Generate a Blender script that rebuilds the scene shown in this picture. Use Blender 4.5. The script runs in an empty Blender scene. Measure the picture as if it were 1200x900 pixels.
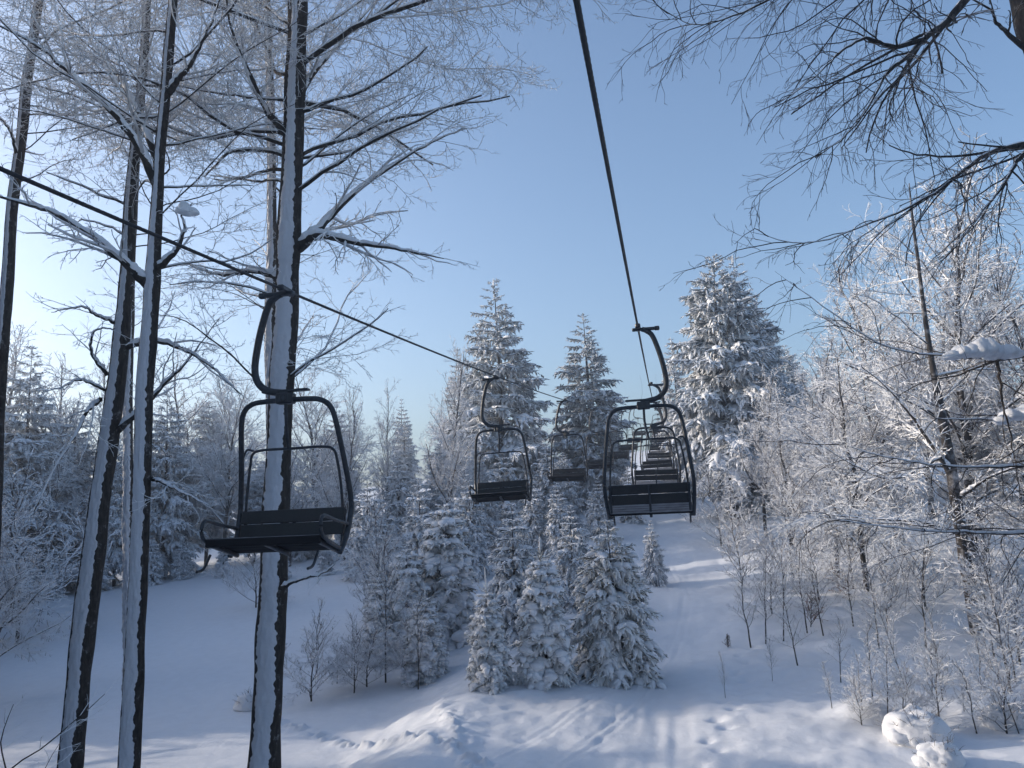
import bpy, math, random
import numpy as np
from mathutils import Matrix, Vector

R = math.radians
rng = np.random.default_rng(7)
S = bpy.context.scene
COL = S.collection

# ------------------------------------------------------------------ camera, sky, sun, exposure
CAMZ = 6.0
PITCH, ROLL, FPX = R(9.5), R(2.5), 933.0
cd = bpy.data.cameras.new('camera'); cam = bpy.data.objects.new('camera', cd); COL.objects.link(cam)
cd.sensor_width = 36.0; cd.lens = 28.0; cd.clip_start = 0.05; cd.clip_end = 3000
cP, sP, cR, sR = math.cos(PITCH), math.sin(PITCH), math.cos(ROLL), math.sin(ROLL)
Xw = Vector((1, 0, 0)); Fw = Vector((0, cP, sP)); Uw = Vector((0, -sP, cP))
right = Xw*cR - Uw*sR; up = Xw*sR + Uw*cR
m = Matrix.Identity(4)
for i in range(3):
    m[i][0] = right[i]; m[i][1] = up[i]; m[i][2] = -Fw[i]
m[2][3] = CAMZ
cam.matrix_world = m
S.camera = cam

SUN_AZ, SUN_EL = R(-77), R(17)      # azimuth measured from +Y (view direction), negative = to the left
w = bpy.data.worlds.new('World'); S.world = w; w.use_nodes = True
nt = w.node_tree; bg = nt.nodes['Background']
sky = nt.nodes.new('ShaderNodeTexSky'); sky.sky_type = 'NISHITA'; sky.sun_disc = False
sky.sun_elevation = SUN_EL; sky.sun_rotation = SUN_AZ
sky.altitude = 600; sky.air_density = 1.0; sky.dust_density = 3.0; sky.ozone_density = 2.2
nt.links.new(sky.outputs[0], bg.inputs[0]); bg.inputs[1].default_value = 0.15
sd = bpy.data.lights.new('sun', 'SUN'); sd.energy = 2.7; sd.angle = R(0.55); sd.color = (1.0, 0.88, 0.74)
so = bpy.data.objects.new('sun', sd); COL.objects.link(so); so.location = (-40, 20, 40)
sv = Vector((math.sin(SUN_AZ)*math.cos(SUN_EL), math.cos(SUN_AZ)*math.cos(SUN_EL), math.sin(SUN_EL)))
so.rotation_euler = sv.to_track_quat('Z', 'Y').to_euler()
S.view_settings.view_transform = 'Standard'; S.view_settings.look = 'None'
S.view_settings.gamma = 1.0; S.view_settings.use_curve_mapping = False
S.view_settings.exposure = 0.78
S.render.film_transparent = False
HAZE = 0.0034
S.cycles.max_bounces = 6; S.cycles.diffuse_bounces = 3; S.cycles.glossy_bounces = 2
S.cycles.use_denoising = True; S.cycles.denoiser = 'OPENIMAGEDENOISE'; S.cycles.denoising_prefilter = 'ACCURATE'

# ------------------------------------------------------------------ helpers
def rayd(px, py):
    dx, dy = px-600.0, py-450.0
    a = dx*cR - dy*sR; b = -dx*sR - dy*cR
    return np.array([a, FPX*cP - b*sP, FPX*sP + b*cP])
def at(px, py, d):
    """world point on the ray of a photo pixel at forward distance d"""
    v = rayd(px, py); return np.array([0, 0, CAMZ]) + v*(d/v[1])

def _hash(ix, iy, s):
    h = (ix*374761393 + iy*668265263 + s*982451653) & 0x7fffffff
    h = ((h ^ (h >> 13))*1274126177) & 0x7fffffff
    return ((h ^ (h >> 16)) & 0xffff)/65535.0
def vnoise(x, y, s=0):
    x = np.asarray(x, float); y = np.asarray(y, float)
    ix = np.floor(x).astype(np.int64); iy = np.floor(y).astype(np.int64)
    fx = x-ix; fy = y-iy; fx = fx*fx*(3-2*fx); fy = fy*fy*(3-2*fy)
    a = _hash(ix, iy, s); b = _hash(ix+1, iy, s); c = _hash(ix, iy+1, s); d = _hash(ix+1, iy+1, s)
    return (a*(1-fx)+b*fx)*(1-fy) + (c*(1-fx)+d*fx)*fy - 0.5
def fbm(x, y, o=4, s=0):
    r = 0; a = 1.0
    for k in range(o):
        r = r + a*vnoise(x*2**k, y*2**k, s+k*17); a *= 0.5
    return r
def sstep(a, b, x):
    t = np.clip((x-a)/(b-a), 0, 1); return t*t*(3-2*t)

LDX = 0.185                                     # the lift climbs along (LDX, 1)
LANG = -math.atan(LDX)
def lift_x(y): return -0.5 + LDX*(y-7.3)
RIM = ((-5.7, 20.0), (-0.9, 15.0)); FEET = [(2.6+0.62*i*0.35+(0.14 if i % 2 else -0.14), 13.4+0.62*i*0.9) for i in range(16)]
def gsmooth(x, y):
    x = np.asarray(x, float); y = np.asarray(y, float)
    yy = np.maximum(y, -30)
    z = -5.15 + 0.062*np.minimum(yy, 22) + 0.135*(np.clip(yy, 22, 60)-22) + 0.10*(np.clip(yy, 60, 140)-60)
    s = x - lift_x(np.minimum(y, 60))
    l = np.maximum(-s-3.2, 0)
    z = z - 0.55*sstep(2.6, 5.4, -s)*sstep(48, 20, y) - 0.085*np.minimum(l, 45)*np.clip(yy/47, 0.0, 1.2)
    r = np.maximum(s-2.5, 0)
    z = z + 0.07*np.minimum(r, 40)*np.clip(yy/30, 0.1, 1.6)
    return z + CAMZ
def bank(x, y):
    s = x - lift_x(y)
    # rolling bank in front of the young spruces and thrown-up rim of the piste
    d = y - (16.3 + 0.5*np.sin(x*0.5) + 0.05*x)
    edge = -5.6 + 0.28*(y-15.0)
    b = 0.07*np.exp(-(((s+3.0)/2.6)**2))*sstep(14.5, 17, y)*sstep(24, 19, y)
    rim = 0.07*np.exp(-((s-(-1.0-0.42*(y-12.6)))/0.22)**2)*sstep(11, 12.5, y)*sstep(21, 17, y)
    b = b + rim*(1 + 2.2*vnoise(x*7, y*7, 5)+1.2*vnoise(x*15, y*15, 6))
    b = b + 0.05*np.exp(-((s-(-1.7-0.42*(y-12.6)))/0.5)**2)*sstep(11, 12.5, y)*sstep(21, 17, y)
    return b
def gz(x, y):
    x = np.asarray(x, float); y = np.asarray(y, float)
    s = x - lift_x(np.minimum(y, 60))
    piste = sstep(3.5, 6.5, -s)*sstep(60, 45, y)
    trail = np.exp(-((s-1.2)/1.8)**2)
    rough = 1 - 0.85*np.maximum(piste, 0.75*trail)
    z = gsmooth(x, y) + bank(x, y)
    z = z + rough*(0.34*fbm(x*0.16, y*0.16, 3, 3) + 0.13*fbm(x*0.8, y*0.8, 3, 9) + 0.045*fbm(x*2.7, y*2.7, 4, 21))
    # groomed ridges along the run and ski lines in the trail
    z = z + piste*(0.10*fbm(x*0.12, y*0.5, 3, 31) + 0.025*fbm(s*0.35, y*1.1, 2, 37))
    z = z + trail*(0.05*fbm(s*3.3, y*0.22, 3, 41)) - 0.14*np.exp(-((s-1.4)/0.9)**2)
    # ski tracks curving into the trail and churned snow along the rim of the run
    for o, ph in ((-0.5, 0.0), (-0.30, 0.1), (0.65, 1.2), (0.87, 1.3)):
        c = 1.3+o - 0.055*np.maximum(24-y, 0)**1.75 + 0.25*np.sin(y*0.45+ph)
        z = z - 0.016*np.exp(-((s-c)/0.055)**2)*sstep(60, 30, y)*(0.7+0.6*vnoise(x*0.8, y*0.8, 61)) + 0.005*np.exp(-((np.abs(s-c)-0.13)/0.05)**2)*sstep(60, 30, y)
    rim = np.minimum(np.abs((y-RIM[0][1]) - (x-RIM[0][0])*(RIM[1][1]-RIM[0][1])/(RIM[1][0]-RIM[0][0])), 9)
    inr = sstep(RIM[0][0]-1.0, RIM[0][0], x)*sstep(RIM[1][0]+1.2, RIM[1][0], x)
    z = z + inr*np.exp(-(rim/0.20)**2)*np.maximum(0.04+0.20*vnoise(x*5, y*5, 71)+0.16*vnoise(x*11, y*11, 72), -0.02)
    for (fx, fy) in FEET:
        z = z - 0.09*np.exp(-((x-fx)**2+(y-fy)**2)/0.018)
    # humps of buried brush on the right slope
    hump = np.maximum(fbm(x*0.62, y*0.62, 2, 55)-0.14, 0)*0.7*sstep(3.5, 6, s)*sstep(45, 25, y)
    return z + hump
def ground_hit(px, py):
    v = rayd(px, py); v = v/v[1]
    d = np.linspace(6, 140, 2700)
    z = CAMZ + v[2]*d; g = gz(v[0]*d, d)
    k = np.argmax(z < g)
    if z[k] >= g[k]: k = len(d)-1
    return np.array([v[0]*d[k], d[k], float(g[k])])

# ------------------------------------------------------------------ materials
def mat(name):
    mt = bpy.data.materials.new(name); mt.use_nodes = True
    n = mt.node_tree; return mt, n, n.nodes['Principled BSDF']
def N(nt, t, **kw):
    n = nt.nodes.new(t)
    for k, v in kw.items():
        if k in n.inputs: n.inputs[k].default_value = v
        else: setattr(n, k, v)
    return n
def ramp(nt, a, b, ca, cb):
    r = nt.nodes.new('ShaderNodeValToRGB'); e = r.color_ramp.elements
    e[0].position = a; e[1].position = b; e[0].color = (*ca, 1); e[1].color = (*cb, 1); return r
def bump(nt, ps, src, st, dist):
    b = N(nt, 'ShaderNodeBump', Strength=st, Distance=dist)
    nt.links.new(src, b.inputs['Height']); nt.links.new(b.outputs[0], ps.inputs['Normal']); return b
def tc(nt): return nt.nodes.new('ShaderNodeTexCoord').outputs['Object']

def snow_mat(name, col=(0.80, 0.82, 0.86), sc=6.0, st=0.35, dist=0.03):
    mt, n, p = mat(name)
    p.inputs['Base Color'].default_value = (*col, 1); p.inputs['Roughness'].default_value = 0.55
    p.inputs['Specular IOR Level'].default_value = 0.25
    a = N(n, 'ShaderNodeTexNoise', Scale=sc, Detail=9.0, Roughness=0.66); n.links.new(tc(n), a.inputs['Vector'])
    bump(n, p, a.outputs[0], st, dist)
    r = ramp(n, 0.3, 0.7, tuple(c*0.95 for c in col), tuple(min(c*1.03, 0.9) for c in col))
    n.links.new(a.outputs[0], r.inputs[0]); n.links.new(r.outputs[0], p.inputs['Base Color'])
    return mt
M_GROUND = snow_mat('ground_snow', (0.80, 0.82, 0.86), 3.5, 0.45, 0.05)
M_SNOW = snow_mat('clinging_snow', (0.80, 0.81, 0.84), 22.0, 0.5, 0.02)

M_CRUST = snow_mat('wind_crust', (0.56, 0.57, 0.61), 16.0, 0.6, 0.02)
def bark_mat(name, ca, cb, sc, frost=0.25):
    mt, n, p = mat(name); t = tc(n)
    mp = N(n, 'ShaderNodeMapping'); mp.inputs['Scale'].default_value = (1, 1, 0.28); n.links.new(t, mp.inputs[0])
    a = N(n, 'ShaderNodeTexNoise', Scale=sc, Detail=7.0, Roughness=0.7); n.links.new(mp.outputs[0], a.inputs['Vector'])
    r = ramp(n, 0.32, 0.68, ca, cb); n.links.new(a.outputs[0], r.inputs[0])
    b = N(n, 'ShaderNodeTexNoise', Scale=9.0, Detail=8.0, Roughness=0.75); n.links.new(t, b.inputs['Vector'])
    rf = ramp(n, 0.60-0.1*frost, 0.72, (0, 0, 0), (1, 1, 1)); n.links.new(b.outputs[0], rf.inputs[0])
    mu = N(n, 'ShaderNodeMath', operation='MULTIPLY'); mu.inputs[1].default_value = frost; n.links.new(rf.outputs[0], mu.inputs[0])
    mx = N(n, 'ShaderNodeMixRGB'); mx.inputs[2].default_value = (0.7, 0.71, 0.74, 1)
    n.links.new(mu.outputs[0], mx.inputs[0]); n.links.new(r.outputs[0], mx.inputs[1])
    n.links.new(mx.outputs[0], p.inputs['Base Color']); p.inputs['Roughness'].default_value = 0.9
    p.inputs['Specular IOR Level'].default_value = 0.15
    bump(n, p, a.outputs[0], 0.8, 0.02); return mt
M_BARK = bark_mat('dark_bark', (0.016, 0.013, 0.012), (0.075, 0.063, 0.055), 26, 0.35)
M_BIRCH = bark_mat('pale_bark', (0.05, 0.045, 0.04), (0.40, 0.37, 0.34), 14, 0.5)

def rime_mat(name, bark, frost, lo, hi, nsc, namp=0.9):
    """bark below, snow where the surface faces the sky, broken up by noise"""
    mt, n, p = mat(name)
    g = N(n, 'ShaderNodeNewGeometry'); sx = N(n, 'ShaderNodeSeparateXYZ'); n.links.new(g.outputs['Normal'], sx.inputs[0])
    a = N(n, 'ShaderNodeTexNoise', Scale=nsc, Detail=3.0, Roughness=0.6); n.links.new(tc(n), a.inputs['Vector'])
    m1 = N(n, 'ShaderNodeMath', operation='MULTIPLY_ADD'); m1.inputs[1].default_value = namp*2; m1.inputs[2].default_value = -namp
    n.links.new(a.outputs[0], m1.inputs[0])
    ad = N(n, 'ShaderNodeMath', operation='ADD'); n.links.new(sx.outputs[2], ad.inputs[0]); n.links.new(m1.outputs[0], ad.inputs[1])
    r = ramp(n, 0.0, 1.0, bark, frost)
    mr = N(n, 'ShaderNodeMapRange'); mr.inputs[1].default_value = lo; mr.inputs[2].default_value = hi
    n.links.new(ad.outputs[0], mr.inputs[0]); n.links.new(mr.outputs[0], r.inputs[0])
    n.links.new(r.outputs[0], p.inputs['Base Color']); p.inputs['Roughness'].default_value = 0.8
    p.inputs['Specular IOR Level'].default_value = 0.15
    return mt
M_TWIG = rime_mat('rimed_twig', (0.16, 0.145, 0.135), (0.84, 0.84, 0.85), -1.3, 0.0, 5.0, 0.9)
M_TWIGD = rime_mat('bare_twig', (0.045, 0.037, 0.034), (0.55, 0.55, 0.58), 0.15, 1.0, 4.0, 0.7)
M_FROST = rime_mat('hoar_twig', (0.26, 0.25, 0.255), (0.78, 0.79, 0.82), -0.8, 0.45, 2.0, 0.8)
M_SAPL = rime_mat('sapling_bark', (0.045, 0.04, 0.038), (0.72, 0.72, 0.75), 0.05, 0.8, 4.0, 0.9)
M_NEEDLE = rime_mat('rimed_needles', (0.075, 0.098, 0.108), (0.80, 0.82, 0.86), -0.95, 0.40, 1.6, 0.9)
M_NEEDLEN = rime_mat('young_rimed_needles', (0.12, 0.115, 0.09), (0.83, 0.83, 0.83), -0.95, 0.25, 5.0, 0.9)

def metal(name, col, rough, met=0.6, sc=30):
    mt, n, p = mat(name)
    a = N(n, 'ShaderNodeTexNoise', Scale=sc, Detail=5.0); n.links.new(tc(n), a.inputs['Vector'])
    r = ramp(n, 0.35, 0.7, tuple(c*0.6 for c in col), tuple(c*1.5 for c in col)); n.links.new(a.outputs[0], r.inputs[0])
    n.links.new(r.outputs[0], p.inputs['Base Color'])
    rr = ramp(n, 0.3, 0.7, (rough-0.12,)*3, (rough+0.15,)*3); n.links.new(a.outputs[0], rr.inputs[0])
    n.links.new(rr.outputs[0], p.inputs['Roughness']); p.inputs['Metallic'].default_value = met
    bump(n, p, a.outputs[0], 0.15, 0.004); return mt
M_STEEL = metal('painted_steel', (0.030, 0.033, 0.040), 0.42, 0.2)
M_SEAT = rime_mat('frosty_slat', (0.016, 0.015, 0.017), (0.34, 0.35, 0.38), 0.55, 1.45, 7.0, 0.35)
M_SLAT = metal('weathered_slat', (0.016, 0.015, 0.016), 0.5, 0.0, 60)
M_CABLE = metal('greased_rope', (0.025, 0.026, 0.030), 0.5, 0.5, 40)

# ------------------------------------------------------------------ mesh building
class Geo:
    """collects vertex / face arrays; one Geo becomes one mesh"""
    def __init__(self): self.v = []; self.f = {3: [], 4: []}; self.n = 0
    def add(self, v, f):
        v = np.asarray(v, float).reshape(-1, 3); f = np.asarray(f, np.int64)
        if len(v) == 0 or len(f) == 0: return
        self.v.append(v); self.f[f.shape[1]].append(f + self.n); self.n += len(v)
    def merge(self, o):
        for k in (3, 4): self.f[k] += [f+self.n for f in o.f[k]]
        self.v += o.v; self.n += o.n
    def mesh(self, name, material, smooth=False):
        v = np.concatenate(self.v) if self.v else np.zeros((0, 3))
        me = bpy.data.meshes.new(name)
        me.vertices.add(len(v)); me.vertices.foreach_set('co', v.ravel())
        idx = []; tot = []
        for k in (3, 4):
            if self.f[k]:
                a = np.concatenate(self.f[k]); idx.append(a.ravel()); tot.append(np.full(len(a), k))
        idx = np.concatenate(idx); tot = np.concatenate(tot)
        me.loops.add(len(idx)); me.loops.foreach_set('vertex_index', idx.astype(np.int32))
        me.polygons.add(len(tot))
        st = np.concatenate([[0], np.cumsum(tot)[:-1]])
        me.polygons.foreach_set('loop_start', st.astype(np.int32))
        try: me.polygons.foreach_set('loop_total', tot.astype(np.int32))
        except Exception: pass
        me.polygons.foreach_set('use_smooth', np.full(len(tot), smooth))
        me.update(calc_edges=True); me.validate()
        me.materials.append(material); return me
    def build(self, name, material, parent=None, smooth=False):
        o = bpy.data.objects.new(name, self.mesh(name, material, smooth)); COL.objects.link(o)
        if parent: o.parent = parent
        return o
def unit(a): return a/np.maximum(np.linalg.norm(a, axis=-1, keepdims=True), 1e-9)
def tubes(g, P, Rd, sides, zscale=1.0, cap=False):
    """P (N,K,3) centre lines, Rd (N,K) radii"""
    P = np.asarray(P, float); Rd = np.asarray(Rd, float)
    if P.ndim == 2: P = P[None]; Rd = Rd[None]
    n, k, _ = P.shape
    if n == 0: return
    T = np.empty_like(P); T[:, 1:-1] = P[:, 2:]-P[:, :-2]; T[:, 0] = P[:, 1]-P[:, 0]; T[:, -1] = P[:, -1]-P[:, -2]
    T = unit(T)
    mean = unit(P[:, -1]-P[:, 0])
    ref = np.where(np.abs(mean[:, 2:3]) > 0.85, np.array([[1.0, 0.15, 0]]), np.array([[0, 0, 1.0]]))
    A = unit(np.cross(T, ref[:, None, :])); B = np.cross(A, T)
    th = np.arange(sides)*2*math.pi/sides + math.pi/2
    V = P[:, :, None, :] + Rd[:, :, None, None]*(np.cos(th)[None, None, :, None]*A[:, :, None, :] + zscale*np.sin(th)[None, None, :, None]*B[:, :, None, :])
    i = np.arange(n)[:, None, None]; j = np.arange(k-1)[None, :, None]; q = np.arange(sides)[None, None, :]; q2 = (q+1) % sides
    b = i*k*sides
    F = np.stack([np.broadcast_to(x, (n, k-1, sides)) for x in (b+j*sides+q, b+j*sides+q2, b+(j+1)*sides+q2, b+(j+1)*sides+q)], -1)
    F = F[..., ::-1].reshape(-1, 4)
    g.add(V.reshape(-1, 3), F)
    if cap:
        for e, ring in ((0, 0), (1, k-1)):
            for a in range(n):
                c = P[a, ring]; r = V[a, ring]
                f = [(sides, x, (x+1) % sides) if e else (sides, (x+1) % sides, x) for x in range(sides)]
                g.add(np.vstack([r, c]), np.array(f)[:, ::-1])
def smooth_path(pts, n):
    """Catmull-Rom through points (any width of columns)"""
    p = np.asarray(pts, float); p = np.vstack([2*p[0]-p[1], p, 2*p[-1]-p[-2]])
    out = []
    for t in np.linspace(0, len(p)-3-1e-6, n):
        i = int(t); u = t-i; a, b, c, d = p[i:i+4]
        out.append(0.5*((2*b)+(-a+c)*u+(2*a-5*b+4*c-d)*u*u+(-a+3*b-3*c+d)*u**3))
    return np.array(out)
def tag(o, label=None, cat=None, group=None, kind=None):
    if label: o['label'] = label
    if cat: o['category'] = cat
    if group: o['group'] = group
    if kind: o['kind'] = kind
    return o
def thing(name, loc, label, cat, group=None, rz=0.0, sc=1.0):
    o = bpy.data.objects.new(name, None); COL.objects.link(o); o.empty_display_size = 0.2
    o.location = [float(c) for c in loc]; o.rotation_euler = (0, 0, rz); o.scale = (sc,)*3 if np.isscalar(sc) else sc
    return tag(o, label, cat, group)
def copy_tree(o, parent=None):
    c = o.copy(); COL.objects.link(c)
    if parent: c.parent = parent; c.matrix_parent_inverse = Matrix.Identity(4)
    for ch in list(o.children): copy_tree(ch, c)
    return c

# ------------------------------------------------------------------ ground
def warp(lo, hi, c, fine, n):
    """graded axis: fine step near c, coarser away"""
    out = [c]; st = fine
    while out[-1] < hi: out.append(out[-1]+st*(1 if abs(out[-1]-c) < n else 1+((abs(out[-1]-c)-n)/n)*2.2))
    lo_ = [c]
    while lo_[-1] > lo: lo_.append(lo_[-1]-st*(1 if abs(lo_[-1]-c) < n else 1+((abs(lo_[-1]-c)-n)/n)*2.2))
    return np.array(lo_[:0:-1]+out)
gx = warp(-260, 260, 1.0, 0.06, 10); gy = warp(-60, 420, 16.5, 0.06, 5)
GX, GY = np.meshgrid(gx, gy)
g = Geo(); nx, ny = len(gx), len(gy)
ii = (np.arange(ny-1)[:, None]*nx+np.arange(nx-1)[None]).ravel()
g.add(np.stack([GX, GY, gz(GX, GY)], -1).reshape(-1, 3), np.stack([ii, ii+1, ii+nx+1, ii+nx], -1))
tag(g.build('snowy_ground', M_GROUND, None, True), 'snow covered slope with a groomed run and a trail under the lift', None, None, 'structure')

# ------------------------------------------------------------------ chairlift
def cable_z(y, base=1.85): return CAMZ + base + 0.045*y + 0.0009*y*y
def rx(y): return 1.70 + LDX*(y-10.3)
def lx(y): return -2.13 + 0.222*(y-7.3) - 0.0004*np.maximum(y-30, 0)**2
def cable(name, fx, label):
    ys = np.concatenate([np.arange(-8, 14, 0.03), np.arange(14, 125, 0.6)])
    c = np.stack([fx(ys), ys, cable_z(ys)], -1)
    k = 18; rad = 0.0135
    th = np.arange(k)*2*math.pi/k
    tw = np.cumsum(np.concatenate([[0], np.diff(ys)]))*2*math.pi/0.34
    A = np.array([math.cos(LANG), math.sin(LANG), 0.0]); B = np.array([0, 0, 1.0])
    rr = rad*(1+0.11*np.cos(6*(th[None]-tw[:, None])))
    rr[ys >= 14] = rad
    V = c[:, None]+rr[..., None]*(np.cos(th)[None, :, None]*A+np.sin(th)[None, :, None]*B)
    n = len(ys); j = np.arange(n-1)[:, None]; q = np.arange(k)[None]; q2 = (q+1) % k
    F = np.stack([j*k+q+0*q2, j*k+q2, (j+1)*k+q2, (j+1)*k+q+0*q2], -1).reshape(-1, 4)
    g = Geo(); g.add(V.reshape(-1, 3), F)
    return tag(g.build(name, M_CABLE, None, True), label, 'cable', 'haul cables of the chairlift')
cable('lift_cable', rx, 'dark steel lift cable running overhead to the near right chair')
cable('lift_cable', lx, 'dark steel lift cable crossing in front of the thick snowy trunk')

def boxg(g, c, s, rot=None, bev=0.006):
    """bevelled box: 8 corners split into 24 vertices"""
    s = np.array(s)/2.0; b = min(bev, 0.45*min(s)*1.0)
    V = []; idx = {}
    for sx in (-1, 1):
        for sy in (-1, 1):
            for sz in (-1, 1):
                for ax in range(3):
                    p = np.array([sx, sy, sz])*s
                    q = p.copy()
                    for a in range(3):
                        if a != ax: q[a] -= (sx, sy, sz)[a]*b
                    idx[(sx, sy, sz, ax)] = len(V); V.append(q)
    V = np.array(V); Q = []; T = []
    for ax in range(3):
        o = [a for a in range(3) if a != ax]
        for s1 in (-1, 1):
            loop = []
            for u, v in ((-1, -1), (1, -1), (1, 1), (-1, 1)):
                k = [0, 0, 0]; k[ax] = s1; k[o[0]] = u; k[o[1]] = v
                loop.append(idx[(*k, ax)])
            Q.append(loop)
    for ax in range(3):                      # edges along ax
        o = [a for a in range(3) if a != ax]
        for u in (-1, 1):
            for v in (-1, 1):
                e = []
                for s1 in (-1, 1):
                    k = [0, 0, 0]; k[ax] = s1; k[o[0]] = u; k[o[1]] = v
                    e.append((idx[(*k, o[0])], idx[(*k, o[1])]))
                Q.append([e[0][0], e[0][1], e[1][1], e[1][0]])
    for sx in (-1, 1):
        for sy in (-1, 1):
            for sz in (-1, 1): T.append([idx[(sx, sy, sz, a)] for a in range(3)])
    cen = V.mean(0)
    def fix(f):
        p = V[f]; nrm = np.cross(p[1]-p[0], p[2]-p[0])
        return f if np.dot(nrm, p.mean(0)-cen) > 0 else f[::-1]
    Q = [fix(f) for f in Q]; T = [fix(f) for f in T]
    if rot is not None: V = V @ np.asarray(rot).T
    V = V + np.array(c)
    n0 = g.n; g.add(V, Q); g.n -= 0
    g.v.append(np.zeros((0, 3))); g.f[3].append(np.array(T)+n0)
def rotx(a): return np.array([[1, 0, 0], [0, math.cos(a), -math.sin(a)], [0, math.sin(a), math.cos(a)]])
def pipe(g, pts, r, n=24, s=10):
    p = smooth_path(pts, n); tubes(g, p, np.full(len(p), r), s, cap=True)

CH = 2.42                                              # cable above seat
def make_chair(name, side):
    """local frame: +y = direction the rider faces, z = 0 at the seat; side = +1 hanger bows out to +x"""
    t = thing(name, (0, 0, 0), 'x', 'chairlift chair', 'x')
    tilt = R(14)
    g = Geo()                                          # seat of four slats plus rear lip
    for i, yc in enumerate((-0.02, 0.10, 0.22, 0.34)):
        c = rotx(tilt) @ np.array([0, yc, 0.0]); boxg(g, c, (1.04, 0.116, 0.026), rotx(tilt), 0.006)
    c = rotx(tilt) @ np.array([0, 0.425, -0.022]); boxg(g, c, (1.06, 0.04, 0.075), rotx(tilt), 0.012)
    g.build('seat', M_SEAT, t)
    g = Geo()
    for i, zc in enumerate((0.168, 0.293)):
        c = np.array([0, -0.125-0.02*i, zc]); boxg(g, c, (1.02, 0.024, 0.121), rotx(R(12)), 0.008)
    g.build('backrest', M_SLAT, t)
    for x in (-0.50, 0.0, 0.50):                       # steel under the seat and behind the backrest
        g = Geo(); c = rotx(tilt) @ np.array([x, 0.18, -0.034]); boxg(g, c, (0.035, 0.50, 0.035), rotx(tilt), 0.006)
        g.build('seat_rail', M_STEEL, t)
        g = Geo(); boxg(g, (x*0.98, -0.165, 0.17), (0.03, 0.02, 0.34), rotx(R(12)), 0.005)
        g.build('back_post', M_STEEL, t)
    g = Geo()                                          # the big hoop: hub, down both sides, bowed back
    half = [(0.0, 0.0, 1.36), (0.20, 0, 1.36), (0.34, -0.005, 1.345), (0.43, -0.02, 1.28), (0.475, -0.05, 1.14), (0.525, -0.15, 0.72),
            (0.555, -0.20, 0.42), (0.555, -0.17, 0.24), (0.54, -0.09, 0.06), (0.532, 0.02, -0.05)]
    pts = [(-a, b, c) for a, b, c in half[:0:-1]] + half
    pipe(g, pts, 0.025, 90, 12)
    g.build('frame', M_STEEL, t)
    g = Geo()                                          # thin bar hooped over the backrest
    h2 = [(0, -0.14, 0.92), (0.30, -0.14, 0.92), (0.405, -0.145, 0.89), (0.44, -0.16, 0.78), (0.475, -0.17, 0.5), (0.495, -0.16, 0.1)]
    pts = [(-a, b, c) for a, b, c in h2[:0:-1]] + h2
    pipe(g, pts, 0.013, 60, 8)
    pipe(g, [(0.40, -0.145, 0.92), (0.47, -0.14, 0.925), (0.515, -0.13, 0.80)], 0.010, 10, 8)
    g.build('back_bar', M_STEEL, t)
    g = Geo(); pipe(g, [(0, 0, 1.33), (0.0, -0.01, 1.18), (0.015, -0.06, 1.06), (0.04, -0.14, 0.925)], 0.016, 16, 8)
    g.build('strut', M_STEEL, t)
    for s in (-1, 1):
        g = Geo()
        pts = [(s*0.545, 0.05, -0.01), (s*0.55, 0.30, 0.06), (s*0.55, 0.44, 0.13), (s*0.55, 0.455, 0.23), (s*0.55, 0.39, 0.275), (s*0.55, 0.15, 0.235), (s*0.55, -0.13, 0.20)]
        pipe(g, pts, 0.017, 30, 8); g.build('armrest', M_STEEL, t)
    for x in (-0.5, 0.5):
        g = Geo(); pipe(g, [(x, 0.40, -0.02), (x, 0.50, -0.13), (x, 0.60, -0.15)], 0.012, 10, 8)
        g.build('foot_bracket', M_STEEL, t)
    g = Geo()                                          # hub: block, swivel plate on top, collar
    boxg(g, (0, 0, 1.375), (0.17, 0.10, 0.10), None, 0.012)
    boxg(g, (0, 0, 1.448), (0.46, 0.07, 0.022), None, 0.006)
    boxg(g, (0, 0.04, 1.375), (0.06, 0.05, 0.07), None, 0.01)
    g.build('hub', M_STEEL, t)
    g = Geo()                                          # curved hanger
    s = side
    pts = [(-s*0.03, 0, 1.425), (s*0.08, 0, 1.438), (s*0.20, 0, 1.47), (s*0.29, 0, 1.56), (s*0.315, 0, 1.70), (s*0.285, 0, 1.92), (s*0.235, 0, 2.13),
           (s*0.175, 0, 2.30), (s*0.10, 0, 2.37), (s*0.05, 0, 2.392)]
    pipe(g, pts, 0.034, 60, 12); g.build('hanger_arm', M_STEEL, t)
    g = Geo()
    boxg(g, (s*0.07, 0, CH-0.03), (0.30, 0.07, 0.036), None, 0.008)
    boxg(g, (0, 0, CH), (0.07, 0.26, 0.058), None, 0.014)
    boxg(g, (s*0.245, 0, CH-0.03), (0.07, 0.055, 0.055), None, 0.012)
    g.build('cable_grip', M_STEEL, t)
    return t
order = ['nearest', 'second', 'third', 'fourth', 'fifth', 'sixth', 'seventh', 'eighth']
def place_chairs(proto, ys, fx, rz, names, group):
    for i, y in enumerate(ys):
        o = proto if i == 0 else copy_tree(proto)
        o.location = (fx(y), y, float(cable_z(y))-CH); o.rotation_euler = (0, [0.0, 0.02, -0.015, 0.01, -0.01, 0.015, 0, 0.01][i], rz + [0.0, 0.05, -0.04, 0.03, 0, -0.04, 0.02, 0][i])
        o['label'] = names[i]; o['group'] = group
RY = [10.3+8.65*i for i in range(8)]; LY = [7.35+8.3*i for i in range(8)]
place_chairs(make_chair('lift_chair', 1), RY, rx, LANG,
    ['largest empty two-seat lift chair seen from behind, right of centre',
     'empty lift chair framed inside the hoop of the nearest right chair']
    + [f'{order[i]} empty lift chair up the right hand cable, seen from behind' for i in range(2, 8)], 'empty chairs going up the right cable')
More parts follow.
